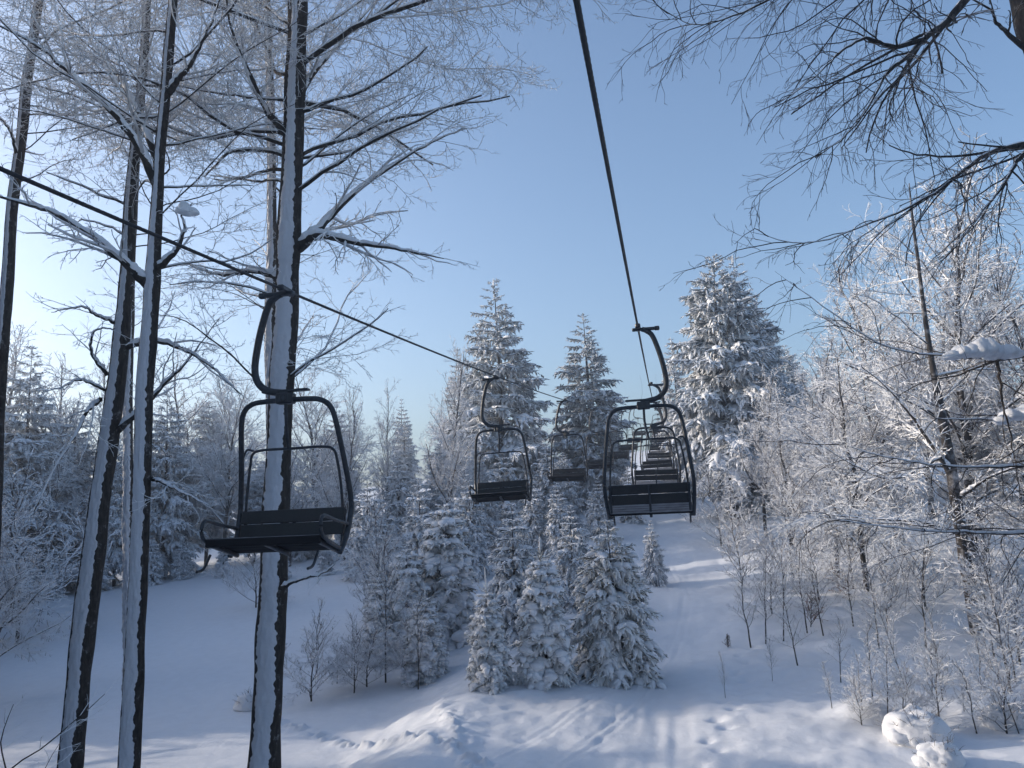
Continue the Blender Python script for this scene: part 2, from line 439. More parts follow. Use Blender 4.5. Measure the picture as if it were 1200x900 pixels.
place_chairs(make_chair('lift_chair', 1), LY, lx, LANG+math.pi,
    ['large dark two-seat lift chair hanging in front of the thick snowy trunk',
     'empty dark lift chair hanging before the tall pointed spruce, facing the camera',
     'empty lift chair just right of the one before the tall spruce']
    + [f'{order[i]} empty lift chair up the left hand cable, facing downhill' for i in range(3, 8)], 'empty chairs coming down the left cable')

# ------------------------------------------------------------------ branching trees
UP = np.array([0, 0, 1.0])
def rand_perp(D):
    r = rng.normal(size=D.shape); return unit(np.cross(D, r))
def grow_level(P, D, L, Rr, k, wob, trop, tip=0.35):
    n = len(P); pts = np.empty((n, k, 3)); pts[:, 0] = P; d = unit(D); st = (L/(k-1))[:, None]
    for j in range(1, k):
        d = unit(d + rng.normal(size=(n, 3))*wob + UP*trop)
        pts[:, j] = pts[:, j-1] + d*st
    rad = Rr[:, None]*np.linspace(1, tip, k)[None]
    return pts, rad
def spawn(pts, L, rad, per_m, t0, ang, ratio, rratio, flat=0.7, mx=40, rmin=0.003, t1=1.0):
    n, k, _ = pts.shape
    cnt = np.clip(np.round(L*per_m*rng.uniform(0.8, 1.2, n)), 1, mx).astype(int); M = int(cnt.max())
    t = t0 + (t1-t0)*(np.arange(M)[None]+rng.uniform(0, 1, (n, M)))/cnt[:, None]
    keep = (np.arange(M)[None] < cnt[:, None]) & (t < 1.0)
    b, j = np.nonzero(keep); t = t[b, j]; u = t*(k-1); i = np.minimum(u.astype(int), k-2); f = (u-i)[:, None]
    p0 = pts[b, i]; p1 = pts[b, i+1]; P = p0*(1-f)+p1*f; T = unit(p1-p0)
    side = unit(np.cross(T, UP) + 1e-6); side = side*np.where((j+b) % 2, 1.0, -1.0)[:, None]
    side = unit(side*flat + rand_perp(T)*(1.05-flat))
    a = ang*rng.uniform(0.7, 1.3, len(b))[:, None]
    D = T*np.cos(a) + side*np.sin(a)
    Lc = L[b]*ratio*(1.15-0.75*t)*rng.uniform(0.55, 1.25, len(b))
    rr = rad[b, i]*rratio
    return P, D, Lc, np.maximum(rr, rmin)
class Tree:
    def __init__(self): self.trunk = Geo(); self.limb = Geo(); self.twig = Geo(); self.snow = Geo()
    def cap(self, pts, rad, amt=1.0, rmin=0.012, keep=0.8):
        """snow lying along branches: only where they run flat enough"""
        n, k, _ = pts.shape
        T = unit(pts[:, -1]-pts[:, 0]); flat = np.sqrt(1-T[:, 2]**2)
        sel = (flat > 0.45) & (rad[:, 0] > rmin) & (rng.uniform(size=n) < keep)
        p = pts[sel]; r = rad[sel]
        if len(p) == 0: return
        kk = (k-1)*4+1
        u = np.linspace(0, k-1, kk); i = np.minimum(u.astype(int), k-2); f = u-i
        p = p[:, i]*(1-f)[None, :, None]+p[:, i+1]*f[None, :, None]; r = r[:, i]*(1-f)+r[:, i+1]*f
        nz = fbm(np.arange(kk)[None]*0.35+rng.uniform(0, 900, len(p))[:, None], np.zeros((len(p), kk))+3.3, 2, 77)
        rr = r*(0.92+0.5*nz)*amt + 0.004
        rr *= np.clip(1.35-1.5*np.abs(np.linspace(-1, 1, kk))**6, 0.05, 1)[None]
        rr = np.where(nz < -0.42, 0.3*rr, rr)
        tubes(self.snow, p+UP*(r*0.55+0.35*rr)[..., None], rr, 6, 0.95)
    def crown(self, P, D, L, Rr, cfg, lv=0):
        """grow levels of branches out of given starts"""
        for q in range(lv, len(cfg)):
            c = cfg[q]
            pts, rad = grow_level(P, D, L, Rr, c['k'], c['wob'], c['trop'], c.get('tip', 0.35))
            tgt = self.limb if c.get('limb') else self.twig
            tubes(tgt, pts, rad, c['s'])
            if c.get('snow'): self.cap(pts, rad, c['snow'], c.get('srmin', 0.010), c.get('skeep', 0.8))
            if q+1 < len(cfg):
                e = cfg[q+1]
                P, D, L, Rr = spawn(pts, L, rad, e['per'], e.get('t0', 0.12), e['ang'], e['ratio'], e['rr'], e.get('flat', 0.75), e.get('mx', 40), e.get('rmin', 0.003))
    def finish(self, root, bark, twig, limbmat=None):
        if self.limb.n: self.trunk.merge(self.limb)
        if self.trunk.n: self.trunk.build('trunk', bark, root, True)
        if self.twig.n: self.twig.build('crown', twig, root)
        if self.snow.n: self.snow.build('snow_clumps', M_SNOW, root, True)

def px_path(pts, d0, d1=None):
    """photo pixels with widths -> world polyline and radii; distance runs d0..d1"""
    d1 = d0 if d1 is None else d1; out = []
    for i, p in enumerate(pts):
        d = d0+(d1-d0)*i/max(len(pts)-1, 1)
        q = at(p[0], p[1], d); out.append((*q, p[2]*0.5*d/FPX))
    return np.array(out)
def trunk_from(T, path, n=60, sides=16, rough=0.13):
    s = smooth_path(path, n); s[:, 0] += 0.05*fbm(np.arange(n)*0.12, np.full(n, path[0, 3]*1e3), 2, 6); P, r = s[:, :3], s[:, 3]
    th = np.arange(sides)
    r = r*(1+rough*fbm(np.arange(n)*0.4, np.full(n, rng.uniform(0, 99)), 3, 5))
    tubes(T.trunk, P, r, sides); return P, r
def crust(P, r, az, half, thick, seed, part_name, root):
    """wind-packed snow stuck to one side of a trunk, with a crumbly edge"""
    L = np.concatenate([[0], np.cumsum(np.linalg.norm(np.diff(P, axis=0), axis=1))])
    half0 = half; half = np.ones(1)*half
    n = int(L[-1]/0.014); u = np.linspace(0, L[-1], n)
    C = np.stack([np.interp(u, L, P[:, a]) for a in range(3)], -1); rr = np.interp(u, L, r)
    k = 21; e = np.linspace(-1, 1, k)
    half = half0*(1-0.6*sstep(0.40, 0.70, u/L[-1]))
    hl = half*(1+0.22*fbm(u*0.9, np.full(n, seed), 3, 3)+0.34*fbm(u*19, np.full(n, seed+7.0), 4, 4))
    hr = half*(1+0.30*fbm(u*0.9, np.full(n, seed+3.0), 3, 3)+0.34*fbm(u*17, np.full(n, seed+11.0), 4, 4))
    A = az + np.where(e[None] < 0, e[None]*hl[:, None], e[None]*hr[:, None])
    th = thick*(1-np.abs(e)**3)[None]*(1+1.3*fbm(u[:, None]*9+seed, e[None]*3.5+0*u[:, None], 4, 8)) - 0.008*(np.abs(e) > 0.99)[None]
    rad = rr[:, None]*1.0+th
    V = C[:, None]+np.stack([np.cos(A)*rad, np.sin(A)*rad, np.zeros_like(A)], -1)
    j = np.arange(n-1)[:, None]; q = np.arange(k-1)[None]
    g = Geo(); g.add(V.reshape(-1, 3), np.stack([j*k+q, j*k+q+1, (j+1)*k+q+1, (j+1)*k+q], -1).reshape(-1, 4))
    return g.build(part_name, M_CRUST, root, True)

NEAR = [dict(k=11, s=6, wob=0.12, trop=0.0, limb=1, snow=0.9, srmin=0.012),
        dict(k=8, s=4, wob=0.16, trop=0.01, per=3.8, ang=0.75, ratio=0.52, rr=0.42, flat=0.65, t0=0.15, snow=0.7, srmin=0.0085, skeep=0.6, rmin=0.0050),
        dict(k=7, s=3, wob=0.19, trop=0.01, per=5.5, ang=0.78, ratio=0.50, rr=0.55, flat=0.6, rmin=0.0040, tip=0.5),
        dict(k=5, s=3, wob=0.20, trop=0.005, per=9.0, ang=0.78, ratio=0.46, rr=0.65, flat=0.55, rmin=0.0038, tip=0.6),
        dict(k=3, s=3, wob=0.18, trop=0.0, per=11.0, ang=0.75, ratio=0.42, rr=0.85, flat=0.5, rmin=0.0034, tip=0.7)]

def near_tree(label, path, d, limbs, auto, az, half=1.15, thick=0.03, seed=1.0, cfg=NEAR, child=(4.0, 0.72, 0.5, 1.6), lsnow=1.15, bark=M_BARK, twig=M_TWIG, name='beech_tree', crust_on=True):
    """path: (x, y, width) pixels from the base up; limbs: list of (pixels with widths, d0, d1)"""
    T = Tree(); p = px_path(path, d); p[:, 3] *= 0.87
    base = p[0].copy(); dirn = p[0, :3]-p[1, :3]; dirn /= abs(dirn[2])
    zg = float(gz(base[0], base[1])); h = base[2]-zg
    foot = base[:3]+dirn*(h+0.25)
    extra = np.array([[*foot, base[3]*1.55], [*(base[:3]+dirn*(h*0.6)), base[3]*1.12]])
    p = np.vstack([extra, p])
    root = thing(name, (foot[0], foot[1], zg), label, 'tree', 'bare rimed trees beside the piste')
    off = np.array(root.location); p[:, :3] -= off
    P, r = trunk_from(T, p, 90)
    for pts, d0, d1 in limbs:
        l = px_path(pts, d0, d1); l[:, :3] -= off; l[:, 3] *= np.linspace(0.85, 0.22, len(l))
        s = smooth_path(l, 28); s[1:-1, :3] += rng.normal(size=(26, 3))*0.006
        tubes(T.limb, s[:, :3], s[:, 3], 9); T.cap(s[None, :, :3], s[None, :, 3], lsnow, 0.008, 1.1)
        Ltot = np.array([np.linalg.norm(np.diff(s[:, :3], axis=0), axis=1).sum()])
        a = spawn(s[None, :, :3], Ltot, s[None, :, 3], child[0], 0.12, child[1], 0.5, 0.5, 0.7, 60, 0.006)
        a[2][:] = np.clip(a[2], child[2], child[3])
        T.crown(*a, cfg, 1)
    if auto:
        n, z0, z1, Lm, elev = auto                      # count, pixel heights, mean length, elevation
        zz = np.array([at(path[0][0], y, d)[2] for y in (z0, z1)])-off[2]
        zs = rng.uniform(zz[0], zz[1], n); i = np.clip(np.searchsorted(P[:, 2], zs), 1, len(P)-1)
        a = np.arange(n)*2.399+rng.uniform(0, 1, n)
        el = elev*rng.uniform(0.6, 1.3, n)
        D = np.stack([np.cos(a)*np.cos(el), np.sin(a)*np.cos(el), np.sin(el)], -1)
        f = 0.55+0.45*sstep(0.05, 0.45, (zs-zz[0])/(zz[1]-zz[0]))   # thin short twiggy limbs low down
        ok = D[:, 1] > -0.55
        T.crown(P[i][ok], D[ok], (f*Lm*rng.uniform(0.55, 1.3, n))[ok], (f*np.minimum(r[i]*0.26, 0.030)*rng.uniform(0.6, 1.2, n))[ok], cfg)
    T.finish(root, bark, twig)
    if crust_on: crust(P, r, az, half, thick, seed, 'snow_crust', root)
    return root

AZ = R(-92)
near_tree('thick straight trunk with a broad snow stripe standing behind the large dark chair',
    [(311, 900, 40), (318, 760, 38), (324, 640, 36), (330, 480, 34), (336, 340, 33), (341, 220, 32), (346, 110, 30), (350, 0, 28), (354, -160, 26), (356, -420, 16)], 10.2,
    [([(347, 292, 15), (372, 276, 13), (410, 283, 11), (465, 292, 9), (520, 303, 5)], 10.2, 9.6),
     ([(344, 296, 14), (380, 262, 11), (430, 215, 9), (500, 170, 6), (548, 150, 3)], 10.2, 10.8),
     ([(338, 160, 13), (312, 128, 11), (292, 84, 9), (270, 30, 8), (262, -40, 5)], 10.2, 9.4),
     ([(346, 120, 12), (372, 80, 9), (408, 40, 7), (450, -10, 5)], 10.2, 11),
     ([(336, 330, 10), (300, 318, 9), (258, 322, 8), (215, 308, 5)], 10.3, 11.4),
     ([(327, 690, 7), (350, 680, 5), (378, 672, 4), (398, 655, 3)], 10.1, 9.9)],
    (72, 480, -330, 4.0, 0.5), AZ, 0.72, 0.016, 1.0)
near_tree('slender straight snow-striped trunk forking into a big V of limbs, second from the thick trunk',
    [(152, 900, 26), (158, 760, 25), (164, 620, 24), (170, 480, 23), (176, 350, 22), (182, 250, 17), (190, 150, 15), (198, 60, 15), (205, -40, 12), (215, -300, 7)], 9.6,
    [([(176, 338, 15), (150, 312, 13), (112, 280, 12), (62, 250, 11), (20, 236, 10), (-60, 215, 8)], 9.6, 8.6),
     ([(184, 218, 13), (160, 168, 12), (128, 128, 12), (88, 92, 11), (45, 55, 10), (-20, 20, 8)], 9.6, 8.8),
     ([(186, 190, 11), (160, 130, 9), (138, 88, 8), (118, 70, 6), (60, 40, 4)], 9.6, 10.4),
     ([(196, 110, 11), (218, 82, 9), (238, 48, 8), (262, -10, 7)], 9.6, 9.2),
     ([(180, 320, 11), (205, 296, 9), (216, 272, 6), (214, 250, 5), (226, 238, 5)], 9.6, 9.3),
     ([(178, 560, 5), (210, 575, 4), (250, 595, 3)], 9.6, 9.0)],
    (44, 330, -260, 3.4, 0.5), AZ, 0.74, 0.014, 2.0)
near_tree('leaning dark trunk with a snow stripe and bent side limbs at the left',
    [(82, 900, 31), (92, 800, 30), (106, 690, 29), (118, 590, 27), (130, 500, 26), (140, 400, 22), (148, 310, 19), (156, 220, 16), (164, 120, 13), (170, 20, 11), (178, -200, 7)], 10.8,
    [([(146, 408, 9), (175, 400, 8), (210, 408, 8), (248, 430, 7), (282, 462, 5)], 10.8, 10.2),
     ([(134, 508, 10), (165, 480, 8), (198, 445, 7), (222, 420, 5), (258, 372, 3)], 10.8, 10.4),
     ([(126, 440, 6), (108, 415, 5), (112, 388, 4), (135, 385, 4)], 10.8, 10.3),
     ([(118, 468, 7), (104, 480, 6), (88, 510, 6), (66, 545, 5), (40, 600, 4)], 10.8, 9.9),
     ([(138, 380, 5), (110, 368, 4), (96, 360, 4), (60, 366, 3)], 10.8, 10.2),
     ([(125, 458, 4), (95, 446, 4), (70, 455, 3), (48, 460, 3)], 10.8, 10.0)],
    (24, 420, -160, 2.9, 0.5), AZ, 0.62, 0.015, 3.0)
near_tree('dark slim trunk cut by the left edge of the photo',
    [(-14, 700, 19), (-6, 560, 18), (2, 430, 17), (10, 320, 16), (19, 210, 15), (30, 110, 14), (44, 20, 12), (60, -120, 10), (80, -330, 6)], 11.5,
    [([(22, 190, 6), (10, 150, 5), (-20, 120, 4)], 11.5, 11.0)],
    (26, 330, -260, 3.0, 0.5), AZ, 0.45, 0.012, 4.0)
near_tree('rimed trunk half hidden behind the thick snowy trunk',
    [(322, 900, 16), (322, 640, 15), (317, 420, 15), (320, 260, 13), (318, 120, 12), (310, -40, 10), (300, -250, 6)], 14.5,
    [], (26, 420, -220, 3.0, 0.5), AZ, 0.8, 0.02, 5.0)
near_tree('frosted trunk rising between the leaning trunk and the forked one',
    [(150, 660, 12), (150, 480, 12), (154, 330, 11), (160, 200, 10), (168, 60, 9), (176, -150, 6)], 16.5,
    [], (26, 420, -150, 3.2, 0.5), AZ, 1.0, 0.03, 6.0)

# overhanging tree, top right
HANG = [dict(k=10, s=6, wob=0.10, trop=-0.03, limb=1, snow=0.5, srmin=0.02),
        dict(k=10, s=5, wob=0.13, trop=-0.045, limb=1, per=5.0, ang=0.7, ratio=0.6, rr=0.38, flat=0.6, t0=0.12, rmin=0.0045),
        dict(k=9, s=3, wob=0.15, trop=-0.05, per=3.0, ang=0.62, ratio=0.62, rr=0.55, flat=0.55, rmin=0.0034, tip=0.5),
        dict(k=7, s=3, wob=0.16, trop=-0.035, per=5.0, ang=0.62, ratio=0.5, rr=0.65, flat=0.5, rmin=0.0027, tip=0.6),
        dict(k=4, s=3, wob=0.15, trop=-0.01, per=7, ang=0.62, ratio=0.45, rr=0.8, flat=0.5, rmin=0.0022, tip=0.7)]
near_tree('big dark trunk in the top right corner with drooping bare branches over the sky',
    [(1318, 560, 62), (1290, 380, 58), (1258, 200, 54), (1230, 80, 50), (1206, 0, 46), (1178, -140, 38), (1135, -330, 22)], 9.0,
    [([(1186, -70, 15), (1120, 15, 13), (1090, 40, 12), (1062, 68, 9), (1040, 85, 7), (1015, 130, 6), (990, 160, 5), (955, 185, 4)], 9.0, 8.0),
     ([(1082, 47, 8), (1045, 55, 7), (1015, 45, 6), (985, 62, 5), (950, 95, 4), (905, 125, 3)], 8.6, 8.0),
     ([(1256, 160, 11), (1190, 172, 10), (1150, 185, 8), (1090, 230, 6), (1020, 262, 4), (950, 285, 3), (880, 272, 2)], 9.0, 7.6),
     ([(1256, 150, 10), (1200, 180, 9), (1180, 210, 7), (1150, 250, 5), (1110, 300, 4)], 9.0, 8.4),
     ([(1140, -60, 10), (1060, -30, 8), (960, -25, 6), (880, 10, 5), (820, 30, 3), (780, 15, 2)], 9.0, 8.2),
     ([(1170, -100, 10), (1060, -90, 8), (960, -80, 6), (880, -60, 4)], 9.0, 7.6),
     ([(1205, 60, 9), (1170, 30, 7), (1158, 10, 6), (1100, -20, 5)], 9.0, 8.6)],
    None, R(-60), 0.5, 0.014, 8.0, HANG, (4.2, 0.6, 0.6, 1.9), 0.5, M_BARK, M_TWIGD, 'overhanging_tree', True)

# ------------------------------------------------------------------ generic frosted trees
def frosted(name, H, n_limb, Lm, seed, dens=1.0, t0=0.22, elev=0.75, bark=M_SAPL, tr=0.011, fr=0.0085, lean=0.0, twigmat=None):
    T = Tree(); k = 14
    z = np.linspace(0, H, k)
    x = np.cumsum(rng.normal(size=k)*0.012*H)*np.linspace(0, 1, k)+lean*z
    y = np.cumsum(rng.normal(size=k)*0.010*H)*np.linspace(0, 1, k)
    P = np.stack([x, y, z], -1); r = H*tr*np.linspace(1, 0.15, k)
    s = smooth_path(np.column_stack([P, r]), 40); P, r = s[:, :3], np.maximum(s[:, 3], 0.006); tubes(T.trunk, P, r, 9)
    t = t0+(0.99-t0)*(np.arange(n_limb)+rng.uniform(0, 1, n_limb))/n_limb; i = (t*39).astype(int)
    a = np.arange(n_limb)*2.399+rng.uniform(0, 1.2, n_limb); el = elev*rng.uniform(0.7, 1.25, n_limb)+0.35*t
    D = np.stack([np.cos(a)*np.cos(el), np.sin(a)*np.cos(el), np.sin(el)], -1)
    L = Lm*(1.15-0.9*t)*rng.uniform(0.6, 1.3, n_limb)+0.15*Lm
    cfg = [dict(k=8, s=5, wob=0.12, trop=0.03, limb=1, snow=1.2, srmin=0.012, skeep=0.5),
           dict(k=6, s=3, wob=0.14, trop=0.02, per=4.2*dens, ang=0.75, ratio=0.5, rr=0.55, flat=0.5, rmin=fr*1.3, tip=0.7),
           dict(k=4, s=3, wob=0.16, trop=0.01, per=6.0*dens, ang=0.75, ratio=0.5, rr=0.8, flat=0.45, rmin=fr*1.1, tip=0.8),
           dict(k=3, s=3, wob=0.15, trop=0.0, per=7.0*dens, ang=0.75, ratio=0.5, rr=0.9, flat=0.4, rmin=fr, tip=0.8)]
    T.crown(P[i], D, L, np.maximum(r[i]*0.5, fr*1.5), cfg)
    root = thing(name, (0, 0, 0), 'x', 'tree')
    T.finish(root, bark, twigmat or M_FROST, M_SAPL); root['H'] = float(H); del root['H']
    return root
HEIGHT = {}
def reg(o, h): HEIGHT[o.name] = h; return o
used = set()
def put(proto, loc, label, group, h=None, rz=None, wide=1.0, lean=(0, 0), cat=None):
    """first use moves the prototype itself, later ones copy it"""
    key = proto.name
    if key in used: o = copy_tree(proto)
    else: used.add(key); o = proto
    s = 1.0 if h is None else h/HEIGHT[key]
    o.location = [float(c) for c in loc]; o.scale = (s*wide, s*wide, s)
    o.rotation_euler = (lean[0], lean[1], rng.uniform(0, 6.28) if rz is None else rz)
    o['label'] = label; o['group'] = group
    if cat: o['category'] = cat
    return o
def put_px(proto, px, py_top, d, label, group, wide=1.0, lean=(0, 0), sink=0.1, rz=None):
    """tree whose tip shows at pixel (px, py_top), standing at distance d"""
    tip = at(px, py_top, d); z = float(gz(tip[0], d))-sink
    return put(proto, (tip[0], d, z), label, group, max(tip[2]-z, 0.4), rz, wide, lean)

FT = [reg(frosted('frosted_tree', 10, 34, 3.4, 1), 10), reg(frosted('frosted_tree', 10, 30, 3.0, 2, 1.1), 10),
      reg(frosted('frosted_tree', 10, 36, 2.6, 3, 1.2, 0.15, 0.6), 10)]
FB = [reg(frosted('frosted_bush', 3, 24, 1.5, 5, 1.5, 0.05, 0.8, M_SAPL, 0.009, 0.007), 3), reg(frosted('frosted_bush', 3, 26, 1.3, 6, 1.6, 0.08, 0.7, M_SAPL, 0.008, 0.007), 3)]
SP = [reg(frosted('bare_sapling', 3, 22, 0.95, 11, 1.9, 0.22, 0.75, M_SAPL, 0.0075, 0.0045), 3),
      reg(frosted('bare_sapling', 3, 18, 1.05, 12, 1.9, 0.30, 0.8, M_SAPL, 0.0065, 0.0045), 3),
      reg(frosted('bare_sapling', 3, 20, 0.8, 13, 2.0, 0.25, 0.9, M_SAPL, 0.007, 0.0045), 3)]

# ------------------------------------------------------------------ spruces
def spindles(g, P0, P1, w, th):
    """flat leaf-like sprays: six-vertex spindles from P0 to P1"""
    n = len(P0); D = unit(P1-P0); s = unit(np.cross(D, UP)+1e-6); u = np.cross(s, D)
    m = P0*0.62+P1*0.38
    V = np.stack([P0, m+s*w[:, None], m+u*th[:, None], m-s*w[:, None], m-u*th[:, None], P1], 1)
    b = (np.arange(n)*6)[:, None]
    f = np.array([[0, 2, 1], [0, 3, 2], [0, 4, 3], [0, 1, 4], [5, 1, 2], [5, 2, 3], [5, 3, 4], [5, 4, 1]])
    g.add(V.reshape(-1, 3), (b[:, None]+f[None]).reshape(-1, 3))
def spruce(name, H, base_r, whorls, per, dens, droop, spr, needle, z0=0.08, snow=1.0, prof=0.85, curtain=1.0, rag=0.35, spike=0.0):
    root = thing(name, (0, 0, 0), 'x', 'tree')
    g = Geo(); k = 16; z = np.linspace(0, H, k)
    tubes(g, np.stack([0.01*H*np.sin(z/H*3), 0*z, z], -1), np.maximum(H*0.013*(1-z/H)**0.9, 0.010), 8); g.build('trunk', M_BARK, root, True)
    zs = []; rs = []; azs = []; tt = []
    for i in range(whorls):
        t = i/(whorls-1); t = z0+(0.985-z0)*t**0.92
        cnt = max(3, int(per*(1-0.5*t)+0.5))
        a0 = rng.uniform(0, 6.28)
        for q in range(cnt):
            zs.append(H*t+rng.normal()*0.012*H*(1-t)); azs.append(a0+q*6.283/cnt+rng.normal()*0.25); tt.append(t)
            low = min(1.0, (t-z0)/0.10+0.62)
            rs.append(base_r*((1-t)**prof*low)*rng.uniform(1-rag, 1+rag*0.6)+0.012*H*rng.uniform(0.5, 1.2))
    zs, rs, azs, tt = map(np.array, (zs, rs, azs, tt)); n = len(zs)
    kk = 7; u = np.linspace(0, 1, kk)[None]
    sag = droop*(1-tt)[:, None]**0.6
    e0 = (0.50*tt-0.12*(1-tt))[:, None]
    hz = rs[:, None]*u*(1-0.10*sag*u)
    vz = rs[:, None]*(e0*u - sag*0.75*u**1.5 + 0.22*sag*u**4)
    wv = rng.normal(size=(n, 1))*0.25*u**2
    B = np.stack([np.cos(azs[:, None]+wv*0.4)*hz, np.sin(azs[:, None]+wv*0.4)*hz, zs[:, None]+vz], -1)
    g = Geo()
    tubes(g, B, np.maximum(rs[:, None]*0.014*(1-0.75*u), 0.004), 3)
    # side sprays
    M = dens; cnt = np.clip((rs/base_r)*M*1.2+4, 4, M).astype(int)
    b, j = np.nonzero(np.arange(M)[None] < cnt[:, None])
    t = 0.16+0.84*(j+rng.uniform(0, 1, len(b)))/cnt[b]; t = np.minimum(t, 0.999)
    i = np.minimum((t*(kk-1)).astype(int), kk-2); f = (t*(kk-1)-i)[:, None]
    P0 = B[b, i]*(1-f)+B[b, i+1]*f; T = unit(B[b, i+1]-B[b, i])
    sd = unit(np.cross(T, UP)+1e-6)*np.where(rng.uniform(size=len(b)) < 0.5, 1, -1)[:, None]
    an = rng.uniform(0.25, 1.0, len(b))[:, None]
    D = unit(T*np.cos(an)+sd*np.sin(an)+np.array([0, 0, -1.0])*(sag[b]*rng.uniform(0.05, 0.75, (len(b), 1)))+rng.normal(size=(len(b), 3))*0.08)
    Ls = spr*(0.45+0.75*(1-t)*np.minimum(1, rs[b]/base_r*1.6)+0.25*rng.uniform(size=len(b)))*np.clip(rs[b]/base_r*2.2, 0.28, 1)
    spindles(g, P0, P0+D*Ls[:, None], Ls*0.17+0.01, Ls*0.09+0.008)
    # sub-sprays so the outline is feathery
    for rep in range(4):
        q = rng.uniform(0.25, 1.0, (len(b), 1)); C = P0+D*Ls[:, None]*q
        D2 = unit(D*0.8+rng.normal(size=D.shape)*0.55+np.array([0, 0, -0.35*droop]))
        L2 = Ls*rng.uniform(0.30, 0.6, len(b)); spindles(g, C, C+D2*L2[:, None], L2*0.16+0.006, L2*0.10+0.005)
    # hanging curtains under the boughs
    nb = int(len(b)*curtain); s = rng.choice(len(b), nb)
    D3 = unit(np.stack([rng.normal(size=nb)*0.25, rng.normal(size=nb)*0.25, -np.ones(nb)], -1)+0.35*D[s])
    L3 = Ls[s]*rng.uniform(0.4, 0.95, nb); C = P0[s]+D[s]*(Ls[s]*rng.uniform(0.1, 0.8, nb))[:, None]
    spindles(g, C, C+D3*L3[:, None], L3*0.14, L3*0.10)
    if spike:
        tubes(g, np.array([[0, 0, H*0.93], [0.01, 0, H*(1+spike*0.5)], [0.03*H*spike, 0, H*(1+spike)]]), np.array([0.028, 0.024, 0.014]), 6)
        for q in range(7):
            a = rng.uniform(0, 6.28); zz = H*(0.95+spike*rng.uniform(0, 0.45)); l = H*rng.uniform(0.05, 0.10)
            tubes(g, np.array([[0, 0, zz], [math.cos(a)*l*0.6, math.sin(a)*l*0.6, zz+l*0.25], [math.cos(a)*l, math.sin(a)*l, zz+l*0.7]]), np.array([0.020, 0.017, 0.010]), 5)
    # leader
    spindles(g, np.array([[0, 0, H*0.955]]), np.array([[0, 0, H*1.01]]), np.array([0.006*H]), np.array([0.006*H]))
    g.build('crown', needle, root)
    if snow > 0:
        # snow sleeves resting on boughs
        g = Geo(); sel = (tt < 0.93) & (rng.uniform(size=n) < 0.80)
        uu = np.linspace(0.22, 0.97, 17); ii = np.minimum((uu*(kk-1)).astype(int), kk-2); ff = uu*(kk-1)-ii
        Q = B[sel][:, ii]*(1-ff)[None, :, None]+B[sel][:, ii+1]*ff[None, :, None]
        nz = fbm(np.arange(17)[None]*0.45+rng.uniform(0, 900, sel.sum())[:, None], np.zeros((int(sel.sum()), 17)), 3, 91)
        rr = snow*spr*0.14*(0.75+1.5*nz)*np.clip(rs[sel]/base_r*1.7, 0.25, 1.1)[:, None]
        rr = np.maximum(rr, 0.004)*(np.clip(1.25-1.3*np.abs(np.linspace(-1, 1, 17))**4, 0.03, 1))[None]
        tubes(g, Q+UP*(0.55*rr)[..., None], rr, 7, 0.8)
        # smaller pads on some sprays
        ns = int(len(b)*0.45); s = rng.choice(len(b), ns, replace=False)
        qa = P0[s]+D[s]*(Ls[s]*0.10)[:, None]; qb = P0[s]+D[s]*(Ls[s]*0.95)[:, None]
        uu = np.linspace(0, 1, 6)[None, :, None]; Q = qa[:, None]*(1-uu)+qb[:, None]*uu
        prof6 = np.array([0.15, 0.75, 1.0, 0.95, 0.7, 0.1])[None]
        rr = snow*Ls[s][:, None]*0.13*prof6*rng.uniform(0.6, 1.3, (ns, 1))
        tubes(g, Q+UP*(rr*0.5+Ls[s][:, None]*0.05)[..., None], rr, 6, 0.75)
        g.build('snow_clumps', M_SNOW, root, True)
    return root
SPR = [reg(spruce('snowy_spruce', 15, 3.7, 25, 8, 20, 0.9, 0.92, M_NEEDLE, 0.10, 1.0, 0.85, 1.0, 0.5), 15),
       reg(spruce('snowy_spruce', 15, 3.0, 27, 8, 19, 0.95, 0.86, M_NEEDLE, 0.06, 0.9, 0.95, 1.0, 0.5), 15),
       reg(spruce('snowy_spruce', 15, 3.9, 24, 9, 21, 1.1, 1.0, M_NEEDLE, 0.22, 1.1, 0.68, 1.1, 0.5), 15)]
SPS = [reg(spruce('snowy_spruce', 5, 1.35, 16, 8, 11, 0.9, 0.55, M_NEEDLE, 0.05, 1.25), 5),
       reg(spruce('snowy_spruce', 5, 1.15, 15, 8, 10, 1.0, 0.50, M_NEEDLE, 0.05, 1.4, 0.75), 5)]
YS = [reg(spruce('young_spruce', 4, 1.15, 17, 9, 16, 1.35, 0.42, M_NEEDLEN, 0.05, 1.7, 0.68, 1.3, 0.22), 4),
      reg(spruce('young_spruce', 4, 0.95, 15, 8, 14, 1.5, 0.36, M_NEEDLEN, 0.04, 2.9, 0.55, 0.6, 0.2, 0.16), 4),
      reg(spruce('young_spruce', 4, 0.90, 15, 8, 13, 1.45, 0.36, M_NEEDLEN, 0.04, 2.6, 0.62, 0.8, 0.25, 0.22), 4),
      reg(spruce('young_spruce', 4, 0.92, 15, 8, 14, 1.55, 0.34, M_NEEDLEN, 0.03, 3.0, 0.5, 0.7, 0.22), 4)]

